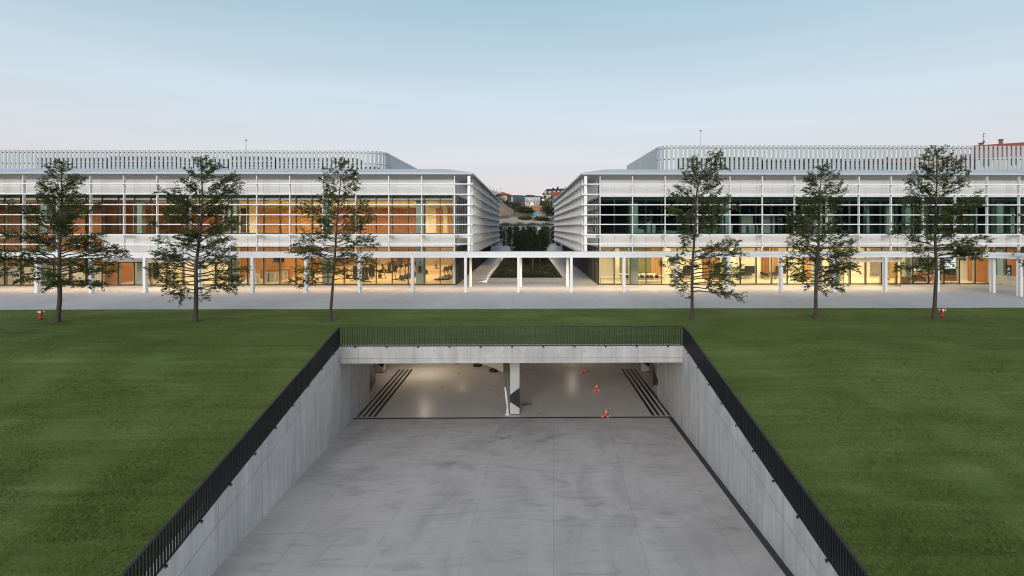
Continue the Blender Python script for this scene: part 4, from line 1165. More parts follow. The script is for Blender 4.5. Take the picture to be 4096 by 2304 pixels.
# meeting rooms, right pavilion
series(chair_pedestal, [(2350 + x / 4.293, 1131.5, pi + 0.05 * (i % 3 - 1), 'black task chair, %s from the left along the front meeting table' % ORD[i]) for i, x in enumerate((690, 775, 855, 940, 1035, 1105, 1195))], 'task chairs at the front meeting table')
T1 = put(table(4.6, 1.1, leg='steel'), (on_y(2350 + 985 / 4.293, 65.6), 65.75, G), 0, 'long white meeting table with a row of black task chairs before it')
T2 = put(table(4.8, 1.1, leg='steel'), (on_y(2350 + 840 / 4.293, 68.2), 68.2, G), 0, 'long white meeting table behind the one with task chairs')
T3 = put(table(2.6, 0.7, leg='steel'), (on_y(2350 + 405 / 4.293, 63.9), 64.0, G), 0, 'white desk on dark legs in the corner beside the courtyard glass')
series(chair_pedestal, [(2350 + x / 4.293, 1117.5, 0, 'black task chair, %s from the left beyond the rear meeting table' % ORD[i]) for i, x in enumerate((660, 740, 820, 900, 1000))], 'task chairs beyond the rear meeting table')
grp = [('behind the first right tree trunk', (2716, 2724, 2738, 2752, 2762), 1118, 2740), ('in the oak-boarded meeting bay', (2838, 2848, 2858, 2868, 2884), 1117, 2866), ('before the screen left of the middle canopy post', (2962, 2975, 2990, 3003), 1116, 2978), ('beside the middle canopy post', (3086, 3094, 3102, 3110), 1116, 3104)]
spots = []
for nm, pxs, py, tp in grp:
    for i, px in enumerate(pxs): spots.append((px, py, pi if i % 2 else pi * 0.9, 'black meeting chair %s, %s from left' % (nm, ORD[i])))
for i in range(6): spots.append((3046 + i * 5.4, 1112 + i * 1.6, -1.4, 'black meeting chair, %s from the back in the row by the brown blind' % ORD[i]))
series(chair_legs, spots, 'black meeting chairs')
for nm, pxs, py, tp in grp:
    x, y, z = at_floor(tp, py - 4)
    put(table(1.9, 1.0), (x, y + 0.3, z), 0, 'white meeting table %s' % nm)
for px, w_, z0, z1, lb in ((2669, 0.66, 0.75, 2.2, 'tall black board on a stand left of the first right tree'), (2748, 1.05, 0.65, 1.6, 'black screen on a stand behind the first right tree trunk'), (2881, 1.5, 0.65, 1.62, 'wide black screen on a white stand in the oak-boarded bay'),
                           (3003, 1.55, 0.65, 1.62, 'wide black screen on a white stand left of the middle canopy post'), (3127, 1.6, 0.65, 1.62, 'wide black screen half hidden by the middle canopy post')):
    tv((on_y(px, 69.3), 69.3, G), w_, z0, z1, lb, True, 'screens in the meeting rooms')

# lounge
def sofa(w):
    t = thing('lounge_sofa', 'x', 'sofa', (0, 0, 0), local=True)
    add('seat_base', lm().box(-w/2, w/2, -0.38, 0.42, 0.18, 0.42), 'tan', t, bevel=0.03)
    add('backrest', lm().box(-w/2, w/2, -0.60, -0.381, 0.18, 0.78), 'tan', t, bevel=0.03)
    add('seat_cushion', lm().box(-w/2 + .05, w/2 - .05, -0.36, 0.40, 0.422, 0.50), 'tan', t, bevel=0.03)
    for s in (-1, 1):
        for q in (-0.5, 0.35): add('leg', lm().box(s*(w/2-.15)-.02, s*(w/2-.15)+.02, q-.02, q+.02, 0, 0.179), 'charcoal', t)
    return t
for px, py, w_, r_, lb in ((3572, 1127, 1.6, 0.15, 'tan sofa at the left end of the lounge, beside the porch glass'), (3615, 1132, 1.7, -0.1, 'tan sofa with its back to the glass, second from the lounge left end'), (3676, 1131, 2.0, 0, 'tan sofa with its back to the glass in the lounge middle'),
                           (3736, 1127, 1.5, 0.1, 'tan sofa behind the rightmost tree trunk'), (3790, 1128, 1.9, 0, 'tan sofa under the bright white screen'), (3610, 1117, 1.7, pi, 'tan sofa farther back in the lounge facing the glass, near the floor lamp'), (3700, 1117, 1.9, pi, 'tan sofa farther back facing the glass beside the staircase')):
    put(sofa(w_), at_floor(px, py), r_, lb, 'tan sofas in the lounge')
x, y, z = at_floor(3655, 1120)
fl = thing('floor_lamp', 'glowing globe floor lamp between the tan lounge sofas', 'lamp', (x, y, z), local=True)
add('base', lm().lathe([(0.16, 0), (0.16, 0.03), (0.02, 0.05)], (0, 0, 0), 12), 'charcoal', fl); add('pole', lm().tube([(0, 0, 0.04), (0, 0, 1.15)], 0.015, 6), 'charcoal', fl)
add('globe', lm().lathe([(0.03, 1.15), (0.14, 1.22), (0.19, 1.36), (0.14, 1.5), (0.03, 1.56)], (0, 0, 0), 14), 'pendant_glow', fl, True)
xa, xb = on_y(3650, 73), on_y(3775, 73)
sc_ = thing('staircase', 'white open staircase rising to the right behind the lounge', 'staircase', (xa, 73, G), local=True)
n_ = 18; st_ = lm()
for i in range(n_):
    st_.box((xb - xa) * i / n_, (xb - xa) * (i + 1) / n_ - 0.002, 0, 1.3, 3.6 * (i + 1) / n_ - 0.06, 3.6 * (i + 1) / n_)
add('steps', st_, 'cream_floor', sc_)
for yy in (-0.05, 1.301): add('stringer', lm().prism([(0, yy, -0.01), (xb - xa, yy, 3.45), (xb - xa, yy, 3.8), (0, yy, 0.28)], (0, 0.05, 0)), 'white', sc_)
hr = lm(); hr.tube([(0, -0.02, 1.05), (xb - xa, -0.02, 4.2)], 0.03, 6)
for i in range(9): hr.tube([((xb-xa) * i / 9, -0.02, 0.2 + 3.4 * i / 9), ((xb-xa) * i / 9, -0.02, 1.05 + 3.15 * i / 9)], 0.012, 5)
add('handrail', hr, 'white', sc_)
ps = thing('projection_screen', 'bright white lit screen hanging above the tan sofa at the right', 'screen', (on_y(3795, 70.5), 70.5, 1.2), local=True)
add('screen_sheet', lm().box(-0.9, 0.9, 0, 0.02, 0, 2.2), 'screen_white', ps); add('screen_case', lm().box(-0.98, 0.98, -0.05, 0.09, 2.2, 2.36), 'white', ps); add('weight_bar', lm().box(-0.92, 0.92, -0.01, 0.03, -0.04, -0.001), 'white', ps)
xq = on_y(3858, 68.4)
sg = MB(); sg.box(xq - 0.1, xq + 0.1, 68.44, 68.48, 2.35, 2.62); s2 = tag(add('picture_sign', sg, 'charcoal'), 'small dark square sign with white pictogram on the cream lounge pier', 'sign')
f = MB(); f.box(xq - 0.03, xq + 0.03, 68.43, 68.438, 2.40, 2.50); f.box(xq - 0.02, xq + 0.02, 68.43, 68.438, 2.52, 2.57); add('pictogram', f, 'white', s2)
def vending(px, lb, w_=0.78):
    X = on_y(px, 65.9)
    t = thing('vending_machine', lb, 'vending machine', (X, 65.9, G), 0, 'vending machines', local=True)
    add('cabinet', lm().box(-w_/2, w_/2, -0.35, 0.4, 0.06, 1.95), 'black', t, bevel=0.015)
    gl_ = add('lit_window', lm().box(-w_/2 + .08, w_/2 - .22, -0.365, -0.352, 0.7, 1.75), 'pane_dark', t)
    r_ = random.Random(px); it = lm()
    for i in range(5):
        for j in range(4):
            if r_.random() < 0.75: it.box(-w_/2 + .11 + j * .11, -w_/2 + .19 + j * .11, -0.375, -0.366, 0.78 + i * .19, 0.88 + i * .19 + r_.random() * .05)
    add('lit_goods', it, 'vend_glow', gl_)
    add('keypad', lm().box(w_/2 - .17, w_/2 - .06, -0.365, -0.352, 1.1, 1.4), 'charcoal', t)
    add('plinth', lm().box(-w_/2 + .03, w_/2 - .03, -0.3, 0.38, 0, 0.059), 'charcoal', t)
vending(3969, 'black vending machine with lit goods at the left end of the brown wall', 0.9); vending(3996, 'black vending machine with dim front, middle of the three'); vending(4024, 'black vending machine with lit goods, nearest the right photo edge')
# pale picket fence by the right end
(fx0, fy0), (fx1, fy1) = ground(3968, 1137), ground(4112, 1154)
pf = thing('picket_fence', 'pale slatted fence standing on the plaza at the right edge', 'fence', (fx0, fy0, 0))
L_ = ((fx1-fx0)**2 + (fy1-fy0)**2) ** .5; n_ = int(L_ / 0.13); pk = MB()
tx, ty = (fx1-fx0)/L_, (fy1-fy0)/L_
for i in range(n_ + 1):
    x, y = fx0 + tx*L_*i/n_, fy0 + ty*L_*i/n_; a = 0.045
    pk.prism([(x-tx*a, y-ty*a, 0.10), (x+tx*a, y+ty*a, 0.10), (x+tx*a+ty*.02, y+ty*a-tx*.02, 0.10), (x-tx*a+ty*.02, y-ty*a-tx*.02, 0.10)], (0, 0, 1.06))
add('pickets', pk, 'cream', pf)
for z0 in (0.12, 1.08):
    q = MB(); q.prism([(fx0-ty*.03, fy0+tx*.03, z0), (fx1-ty*.03, fy1+tx*.03, z0), (fx1-ty*.0, fy1, z0), (fx0, fy0, z0)], (0, 0, 0.06)); add('rail', q, 'cream', pf)
for i in range(4):
    x, y = lerp(fx0, fx1, i/3), lerp(fy0, fy1, i/3); q = MB(); q.box(x-.04-ty*.06, x+.04-ty*.06, y-.04+tx*.07, y+.04+tx*.07, 0, 1.15); add('post', q, 'cream', pf)

# building site on the right upper storey
Z1 = 5.782
def scaffold(px, y, w_, h, lb):
    t = thing('scaffold_tower', lb, 'scaffold', (on_y(px, y), y, Z1), 0, 'scaffold towers upstairs', local=True)
    for sx in (-1, 1):
        for sy in (0, 1): add('standard', lm().tube([(sx*w_/2, sy*1.0, 0), (sx*w_/2, sy*1.0, h)], 0.03, 6), 'galv', t)
        q = lm()
        for i in range(1, int(h / 0.45)): q.tube([(sx*w_/2, 0, i*.45), (sx*w_/2, 1, i*.45)], 0.02, 5)
        add('ladder_frame', q, 'galv', t)
    q = lm(); q.tube([(-w_/2, 0, .3), (w_/2, 0, h*.5)], .02, 5); q.tube([(w_/2, 0, h*.5), (-w_/2, 0, h*.95)], .02, 5); q.tube([(-w_/2, 0, h*.5), (w_/2, 0, h*.5)], .02, 5); q.tube([(-w_/2, 0, h*.97), (w_/2, 0, h*.97)], .02, 5); add('brace', q, 'galv', t)
    add('platform', lm().box(-w_/2, w_/2, 0.1, .9, h*.62, h*.62+.05), 'crate_wood', t)
scaffold(2576, 68, 2.0, 3.0, 'scaffold tower near the courtyard corner of the dark upper storey')
scaffold(3090, 69.5, 2.4, 3.5, 'scaffold tower standing against the lit cream wall upstairs')
scaffold(4018, 67, 1.5, 3.3, 'scaffold tower upstairs near the right photo edge')
rnd = random.Random(4)
def stack(px, y, lb, n, w_, hh, mat):
    t = thing('material_stack', lb, 'stack', (on_y(px, y), y, Z1), rnd.uniform(-.2, .2), 'stacks of building material upstairs', local=True)
    for i in range(n): 
        dx = rnd.uniform(-.05, .05); add('board', lm().box(-w_/2+dx, w_/2+dx, -.4, .4, 0.08 + i*hh, 0.08 + (i+1)*hh - .006), mat, t)
    for s in (-1, 1): add('bearer', lm().box(s*w_*.35-.05, s*w_*.35+.05, -.4, .4, 0, .079), 'crate_wood', t)
stack(2555, 64.6, 'low stack of grey boards by the first dark window bays', 5, 1.2, .09, 'column')
stack(2660, 65, 'stack of pale boards left of the first right tree upstairs', 4, 1.4, .08, 'galv')
stack(2700, 65.5, 'wide low stack of pale boards beside the first right tree', 3, 1.6, .07, 'column')
stack(2820, 65, 'stack of grey boards right of the first right tree upstairs', 5, 1.0, .09, 'column')
stack(3008, 65, 'tall neat stack of grey-green boards left of the lit wall', 10, 1.1, .09, 'column')
stack(2900, 65, 'pale stack of boards between the first right tree and the tall stack', 5, .9, .1, 'galv')
for px, hgt, lb in ((2594, 1.35, 'taller pale boxed unit upstairs near the courtyard corner'), (2614, 1.0, 'shorter pale boxed unit right of the taller one upstairs'), (2890, 1.05, 'pale wrapped unit standing upstairs right of the first right tree'), (2921, 1.05, 'pale wrapped unit upstairs, right of its twin')):
    t = thing('wrapped_unit', lb, 'wrapped unit', (on_y(px, 64.4), 64.4, Z1), 0, 'wrapped units upstairs', local=True)
    add('carton', lm().box(-.2, .2, -.2, .2, 0.1, hgt), 'column', t, bevel=.01); add('pallet', lm().box(-.24, .24, -.24, .24, 0, 0.099), 'crate_wood', t); add('strap', lm().box(-.205, .205, -.205, .205, hgt*.6, hgt*.6+.03), 'charcoal', t)

# ================================================================== young oaks on the lawn
def up(v): return Vector((0, 0, 1))
def oak(label, bpx, bpy, trunk, prof, seed, n_br=46, dens=1.0, grp='young oaks on the lawn', base_r=0.145):
    """trunk: (row, column) of the stem; prof: (row, left column, right column) of the crown outline, read on the photo and turned to metres"""
    rnd = random.Random(seed)
    bx, by = ground(bpx, bpy)
    sc = FPX / (bx * SN + by * CS)
    H = lambda py: EYE - (py - CY) / sc
    U = lambda px: (px - bpx) / sc
    T = thing('oak_tree', label, 'tree', (bx, by, 0), 0, grp, local=True)
    tr = sorted([(H(r), U(c)) for r, c in trunk])
    Lp = sorted([(H(r), U(a)) for r, a, b in prof]); Rp = sorted([(H(r), U(b)) for r, a, b in prof])
    zt = tr[-1][0]
    ph = rnd.uniform(0, 6)
    stem = lambda z: Vector((interp(z, tr), 0.10 * sin(z * 0.8 + ph) * min(1, z / 3), z))
    rad = lambda z: base_r * (1 - 0.93 * (max(0, z) / zt)) ** 0.9 + (0.07 * max(0, 1 - z / 0.5) ** 2 if z < 0.5 else 0) + 0.006
    wood = MB(); zs = [-0.1, 0.05, 0.25, 0.6] + [1.0 + i * (zt - 1.0) / 16 for i in range(17)]
    wood.tube([stem(max(z, 0)) + Vector((0, 0, min(z, 0))) for z in zs], [rad(z) for z in zs], 10)
    leaves = MB()
    z_low = Lp[0][0]
    twigs = []
    n_br = int(n_br * 1.25)
    for i in range(n_br):
        f = (i + rnd.random()) / n_br
        ztip = z_low + (zt - z_low) * f ** 0.92
        q = (ztip - z_low) / (zt - z_low)
        side = 1 if i % 2 else -1
        az = rnd.gauss(0, 0.62) + (0 if side > 0 else pi)
        if rnd.random() < 0.22: az = rnd.uniform(0, 2 * pi)
        c = cos(az)
        l_, r_ = interp(ztip, Lp), interp(ztip, Rp)
        s0 = stem(ztip).x
        ext_r, ext_l = max(0.12, r_ - s0), max(0.12, s0 - l_)
        mean = 0.5 * (ext_r + ext_l)
        reach = (ext_r if c > 0 else ext_l) * abs(c) + mean * 0.85 * (1 - abs(c))
        reach *= rnd.uniform(0.80, 1.02)
        reach = max(0.15, reach)
        rise = lerp(-0.10, 0.75, q) * reach + rnd.uniform(-0.08, 0.08)
        z0 = min(max(ztip - rise, 1.4), zt - 0.15)
        p0 = stem(z0); p3 = Vector((s0 + reach * c, reach * sin(az), ztip))
        ctl = p0.lerp(p3, 0.5) + Vector((0, 0, 0.10 * reach * (1 - q) + rnd.uniform(-.05, .08)))
        pts = []
        ns = 7
        for k in range(ns + 1):
            t = k / ns
            p = p0 * (1 - t) ** 2 + ctl * 2 * t * (1 - t) + p3 * t * t
            if 0 < k: p += Vector((rnd.gauss(0, .035), rnd.gauss(0, .035), rnd.gauss(0, .03))) * min(1.5, reach)
            pts.append(p)
        r0 = min(rad(z0) * 0.5, 0.012 + 0.016 * reach)
        wood.tube(pts, [lerp(r0, 0.005, k / ns) for k in range(ns + 1)], 5, False)
        L = sum((b - a).length for a, b in zip(pts, pts[1:]))
        start = lerp(0.38, 0.10, min(1, q * 1.4))
        n_tw = max(4, int(L * 8.7 * dens))
        for k in range(n_tw):
            t = lerp(start, 1.0, ((k + rnd.random()) / n_tw) ** 0.85)
            j = min(ns - 1, int(t * ns)); a = pts[j].lerp(pts[j + 1], t * ns - j)
            d = (pts[j + 1] - pts[j]).normalized()
            sgn = 1 if k % 2 else -1
            ang = rnd.uniform(0.45, 1.15) * sgn
            d2 = Matrix.Rotation(ang, 3, 'Z') @ d
            d2.z += rnd.uniform(-0.75, 0.95); d2.normalize()
            ln = rnd.uniform(0.24, 0.56) * (0.7 + 0.35 * min(1.6, L) * (1.15 - 0.6 * t))
            twigs.append((a, d2, ln))
            if rnd.random() < 0.55: wood.tube([a, a + d2 * ln], [0.006, 0.003], 3, False)
        twigs.append((pts[-2], (pts[-1] - pts[-2]).normalized(), 0.35))
    # leader tuft
    for k in range(14):
        z = zt - rnd.uniform(0.0, 0.9); a = rnd.uniform(0, 6.28)
        twigs.append((stem(z), Vector((cos(a), sin(a), 0.8)).normalized(), rnd.uniform(.15, .3)))
    for a, d, ln in twigs:
        n_cl = max(2, int(ln / 0.105))
        for k in range(n_cl + 1):
            t = lerp(0.25, 1.0, k / n_cl)
            p = a + d * (ln * t) + Vector((rnd.gauss(0, .03), rnd.gauss(0, .03), rnd.gauss(0, .025)))
            for m_ in range(4 if k < n_cl else 6):
                aa = rnd.uniform(0, 2 * pi)
                dd = (d * 0.5 + Vector((cos(aa), sin(aa), rnd.uniform(-0.55, 0.45)))).normalized()
                un = Vector((rnd.gauss(0, .45), rnd.gauss(0, .45), 1)).normalized()
                leaves.leaf(p, dd, un, rnd.uniform(0.105, 0.185), rnd.uniform(0.055, 0.09))
    add('trunk', wood, 'bark', T, True)
    add('crown', leaves, 'oak_leaf', T)
    q = MB(); q.poly([((.30 + .16 * mnoise.noise(Vector((k * 1.3, seed, 0)))) * cos(k * pi / 12) * 1.25, (.30 + .16 * mnoise.noise(Vector((k * 1.3, seed, 0)))) * sin(k * pi / 12) * 1.25, .012) for k in range(24)]); add('root_ring', q, 'dry_grass', T)
    return T
S1 = 1.0 / 1.811
def cv(ox, rows): return [(500 + y * S1, ox + a * S1, ox + b * S1) for y, a, b in rows]
def ct(ox, rows): return [(500 + y * S1, ox + a * S1) for y, a in rows]
oak('broad young oak with leaning trunk beside the left red hydrant', 229, 1290, ct(0, [(1430, 415), (1250, 432), (900, 440), (700, 432), (500, 440), (270, 452)]),
    cv(0, [(275, 425, 475), (330, 350, 515), (375, 375, 585), (430, 300, 595), (485, 310, 640), (560, 160, 690), (620, 130, 720), (700, 90, 775), (760, 60, 720), (830, 60, 760), (900, 15, 835), (965, 70, 885), (1030, 40, 780), (1100, 70, 850), (1170, 50, 750), (1210, 130, 560)]), 3, 60, 0.95)
oak('dense tapering young oak second from the left', 782, 1287, ct(0, [(1425, 1415), (1040, 1425), (800, 1450), (500, 1462), (245, 1456)]),
    cv(0, [(250, 1430, 1482), (320, 1265, 1640), (400, 1320, 1742), (480, 1200, 1725), (560, 1212, 1700), (640, 1190, 1685), (720, 1130, 1742), (790, 1078, 1752), (880, 1170, 1722), (930, 1098, 1710), (1010, 1110, 1765), (1100, 1140, 1775), (1180, 1180, 1735), (1240, 1275, 1675), (1280, 1305, 1530)]), 8, 58, 1.05)
oak('sparse open young oak third from the left, just left of the ramp', 1320, 1284, ct(1000, [(1420, 580), (1080, 602), (900, 620), (600, 640), (245, 662)]),
    cv(1000, [(250, 640, 685), (285, 580, 722), (340, 510, 765), (400, 500, 785), (460, 488, 822), (520, 430, 852), (570, 345, 850), (650, 372, 922), (720, 410, 905), (800, 362, 955), (850, 350, 990), (915, 255, 905), (975, 325, 925), (1060, 345, 990), (1110, 290, 985), (1165, 310, 720)]), 15, 50, 0.80, base_r=0.105)
oak('lopsided young oak with a bulge to the right, just right of the ramp', 2768, 1279, ct(2500, [(1410, 485), (1000, 490), (800, 502), (500, 515), (350, 560), (195, 640)]),
    cv(2500, [(200, 610, 680), (250, 450, 725), (300, 460, 728), (345, 368, 705), (410, 395, 695), (500, 308, 735), (560, 298, 845), (610, 305, 825), (680, 390, 640), (725, 410, 660), (790, 400, 760), (845, 425, 925), (900, 415, 885), (960, 345, 875), (1010, 275, 860), (1080, 285, 855), (1150, 335, 830), (1210, 440, 825), (1262, 700, 862)]), 23, 56, 1.0, base_r=0.12)
oak('even cone-shaped young oak in the middle of the right three', 3262, 1276, ct(2500, [(1405, 1380), (750, 1400), (500, 1415), (295, 1437)]),
    cv(2500, [(300, 1415, 1455), (350, 1338, 1512), (390, 1318, 1555), (450, 1335, 1595), (510, 1265, 1535), (580, 1215, 1585), (650, 1188, 1645), (720, 1168, 1645), (800, 1168, 1722), (860, 1195, 1665), (925, 1205, 1735), (985, 1125, 1778), (1050, 1165, 1640), (1110, 1148, 1725), (1170, 1340, 1645), (1215, 1395, 1550)]), 31, 56, 1.05, base_r=0.13)
oak('tallest young oak beside the right red hydrant', 3737, 1276, ct(3072, [(1405, 1205), (900, 1215), (600, 1220), (160, 1213)]),
    cv(3072, [(165, 1190, 1235), (240, 1112, 1402), (310, 1092, 1434), (380, 1070, 1425), (435, 985, 1405), (500, 1018, 1455), (580, 990, 1550), (640, 998, 1490), (690, 918, 1400), (760, 935, 1505), (830, 890, 1562), (900, 950, 1480), (955, 955, 1635), (1010, 955, 1430), (1060, 945, 1445), (1105, 1005, 1435)]), 44, 54, 0.95, base_r=0.13)
oak('young oak mostly outside the right photo edge', 4232, 1276, ct(3072, [(1405, 2100), (200, 2105)]),
    cv(3072, [(220, 2060, 2160), (500, 1950, 2280), (750, 1812, 2400), (930, 1765, 2420), (1010, 1800, 2420), (1150, 1990, 2300)]), 51, 26, 0.6, base_r=0.13)

# ================================================================== hydrants
def hydrant(px, py, rot, label):
    x, y = ground(px, py)
    t = thing('fire_hydrant', label, 'fire hydrant', (x, y, 0), rot, 'red hydrants on the lawn', local=True)
    add('base', lm().lathe([(0.11, -0.05), (0.11, 0.05), (0.095, 0.06)], (0, 0, 0), 14), 'black', t)
    add('barrel', lm().lathe([(0.155, 0.06), (0.155, 0.105), (0.10, 0.12), (0.098, 0.30), (0.105, 0.31), (0.105, 0.33), (0.098, 0.34), (0.10, 0.50), (0.125, 0.53), (0.125, 0.60)], (0, 0, 0), 16), 'hydrant_red', t, True)
    add('bonnet', lm().lathe([(0.13, 0.60), (0.12, 0.63), (0.08, 0.665), (0.035, 0.68), (0.03, 0.715)], (0, 0, 0), 14), 'hydrant_red', t, True)
    for a in (0.0, pi, -pi / 2):
        c, s = cos(a), sin(a)
        r = 0.065 if a != -pi / 2 else 0.08
        n_ = add('outlet', lm().tube([(0.09 * c, 0.09 * s, 0.55), (0.16 * c, 0.16 * s, 0.55)], r * .85, 12), 'hydrant_red', t)
        add('cap', lm().tube([(0.161 * c, 0.161 * s, 0.55), (0.20 * c, 0.20 * s, 0.55), (0.215 * c, 0.215 * s, 0.55)], [r, r, r * .5], 12), 'hydrant_white', n_)
hydrant(163, 1278, 0.45, 'red hydrant with white caps left of the leaning oak')
hydrant(3770, 1270, -0.45, 'red hydrant with white caps right of the tallest oak')

# ================================================================== courtyard
PX0, PX1, PY0, PY1, PZ = -4.5, 4.5, 65.7, 121.0, 0.5
pl = thing('planter_bed', 'long raised stone-edged bed filling the middle of the courtyard', 'planter', (0, PY0, 0))
b = MB()
for i in range(15): b.box(PX0 + i * 0.6 + 0.004, PX0 + (i + 1) * 0.6 - 0.004, PY0, PY0 + 0.14, 0.0, PZ)
b.box(PX0, PX0 + 0.14, PY0 + 0.145, PY1, 0, PZ); b.box(PX1 - 0.14, PX1, PY0 + 0.145, PY1, 0, PZ); b.box(PX0, PX1, PY1 + 0.002, PY1 + 0.14, 0, PZ)
add('kerb', b, 'planter_stone', pl)
b = MB(); b.box(PX0 + 0.145, PX1 - 0.145, PY0 + 0.145, PY1, 0.02, PZ - 0.04); add('soil', b, 'soil', pl)
for side in (-1, 1):
    for i in range(13):
        y = PY0 + 0.35 + i * 4.1
        q = MB(); xq = (PX1 if side > 0 else PX0)
        q.box(min(xq + side*.002, xq + side*.02), max(xq + side*.002, xq + side*.02), y, y + 0.28, 0.24, 0.30)
        add('step_light', q, 'step_glow', pl)
        area('step_lamp', pl, xq + side * 0.10, y + 0.14, 0.26, 0.12, 0.12, 15, (1.0, 0.72, 0.45), (0, side * radians(-52), 0), radians(75))
rnd = random.Random(77)
bed = MB()
hts = lambda x, y: 0.25 + 0.32 * max(0, mnoise.noise(Vector((x * .45, y * .28, 1))) + 0.35)
for i in range(15000):
    y = PY0 + 0.2 + (PY1 - PY0 - .4) * rnd.random() ** 1.7; x = rnd.uniform(PX0 + .38, PX1 - .38)
    h = hts(x, y) * rnd.uniform(.5, 1.2)
    a = rnd.uniform(0, 6.28)
    p = Vector((x, y, PZ - .05 + h * rnd.uniform(0, .6)))
    d = Vector((cos(a) * .7, sin(a) * .7, rnd.uniform(.2, 1.1))).normalized()
    bed.leaf(p, d, Vector((rnd.gauss(0, .5), rnd.gauss(0, .5), 1)).normalized(), rnd.uniform(.16, .42), rnd.uniform(.05, .13))
o = add('ground_cover', bed, 'bed_leaf'); o['kind'] = 'stuff'; o['label'] = 'dark mixed low planting covering the raised courtyard bed'
fl_ = MB()
for i in range(22):
    y = PY0 + 1.0 + rnd.random() ** 2 * 12; x = rnd.choice((-2.2, 0.6, 1.9, 3.2)) + rnd.gauss(0, .45)
    fl_.lathe([(0.015, 0), (0.035, 0.02), (0.02, 0.04)], (x, y, PZ + hts(x, y) + .1), 6)
o = add('small_flowers', fl_, 'hydrant_white'); o['kind'] = 'stuff'; o['label'] = 'scattered small white flowers in the raised courtyard bed'

def leafy(mb, rnd, c, r, n, L):
    for i in range(n):
        v = Vector((rnd.gauss(0, 1), rnd.gauss(0, 1), rnd.gauss(0, 1))).normalized()
        k = rnd.random() ** 0.4
        w = 0.75 + 0.5 * mnoise.noise(Vector((v.x * 1.7 + c[0], v.y * 1.7 + c[1], v.z * 1.7 + c[2])))
        p = Vector((c[0] + v.x * r[0] * k * w, c[1] + v.y * r[1] * k * w, c[2] + v.z * r[2] * k * w))
        d = (v + Vector((rnd.gauss(0, .8), rnd.gauss(0, .8), rnd.gauss(0, .6)))).normalized()
        mb.leaf(p, d, Vector((rnd.gauss(0, .6), rnd.gauss(0, .6), 1)).normalized(), L * rnd.uniform(.7, 1.3), L * .55)
def small_tree(x, y, z, h, w, label, cat_grp, seed, leaf='dark_leaf', bark='pale_bark', n=2200, L=0.26, low=0.28, stems=1):
    rnd = random.Random(seed)
    t = thing('garden_tree', label, 'tree', (x, y, z), 0, cat_grp, local=True)
    wd = MB(); cr = MB()
    for s in range(stems):
        lx, ly = rnd.uniform(-.3, .3) * (s > 0), rnd.uniform(-.3, .3) * (s > 0)
        wd.tube([(0, 0, -.1), (lx * .5, ly * .5, h * .35), (lx, ly, h * .7), (lx * 1.2, ly, h * .95)], [0.07, 0.055, 0.035, 0.012], 7)
    nb = 12
    for i in range(nb):
        f = (i + .5) / nb; zc = h * lerp(low + .05, .95, f)
        ww = 0.78 * w * (sin(pi * min(1, .22 + f * .72))) ** .7
        a = i * 2.4
        c = (cos(a) * ww * .38, sin(a) * ww * .38, zc)
        wd.tube([(0, 0, zc - h * .10), (c[0] * .6, c[1] * .6, zc - h * .03), c], [0.025, 0.016, 0.006], 5, False)
        leafy(cr, rnd, c, (ww * .55, ww * .55, h * .13), n // nb, L)
    add('trunk', wd, bark, t, True); add('crown', cr, leaf, t)
    return t
gt = [(on_y(2131, 78), 78, 6.0, 1.8, 'slender courtyard tree with pale stem, nearest the white canopy'), (on_y(2085, 84), 84, 6.1, 2.2, 'dark courtyard tree left of the pale-stemmed one'), (on_y(2160, 88), 88, 6.2, 2.4, 'dark courtyard tree right of the pale-stemmed one'),
      (on_y(2070, 96), 96, 6.0, 2.3, 'dark tree at the left side of the courtyard clump'), (on_y(2118, 100), 100, 6.5, 2.8, 'bushy dark tree in the middle of the courtyard clump'), (on_y(2168, 103), 103, 6.0, 2.4, 'dark tree at the right side of the courtyard clump'), (on_y(2095, 112), 112, 6.3, 2.8, 'dark tree deepest in the courtyard clump')]
for i, (x, y, h, w, lb) in enumerate(gt):
    small_tree(x, y, PZ - .03, h - PZ, w, lb, 'trees in the courtyard bed', 100 + i, n=3000 if y < 90 else 2300, L=.22 if y < 90 else .28, low=.30 if i == 0 else .12)

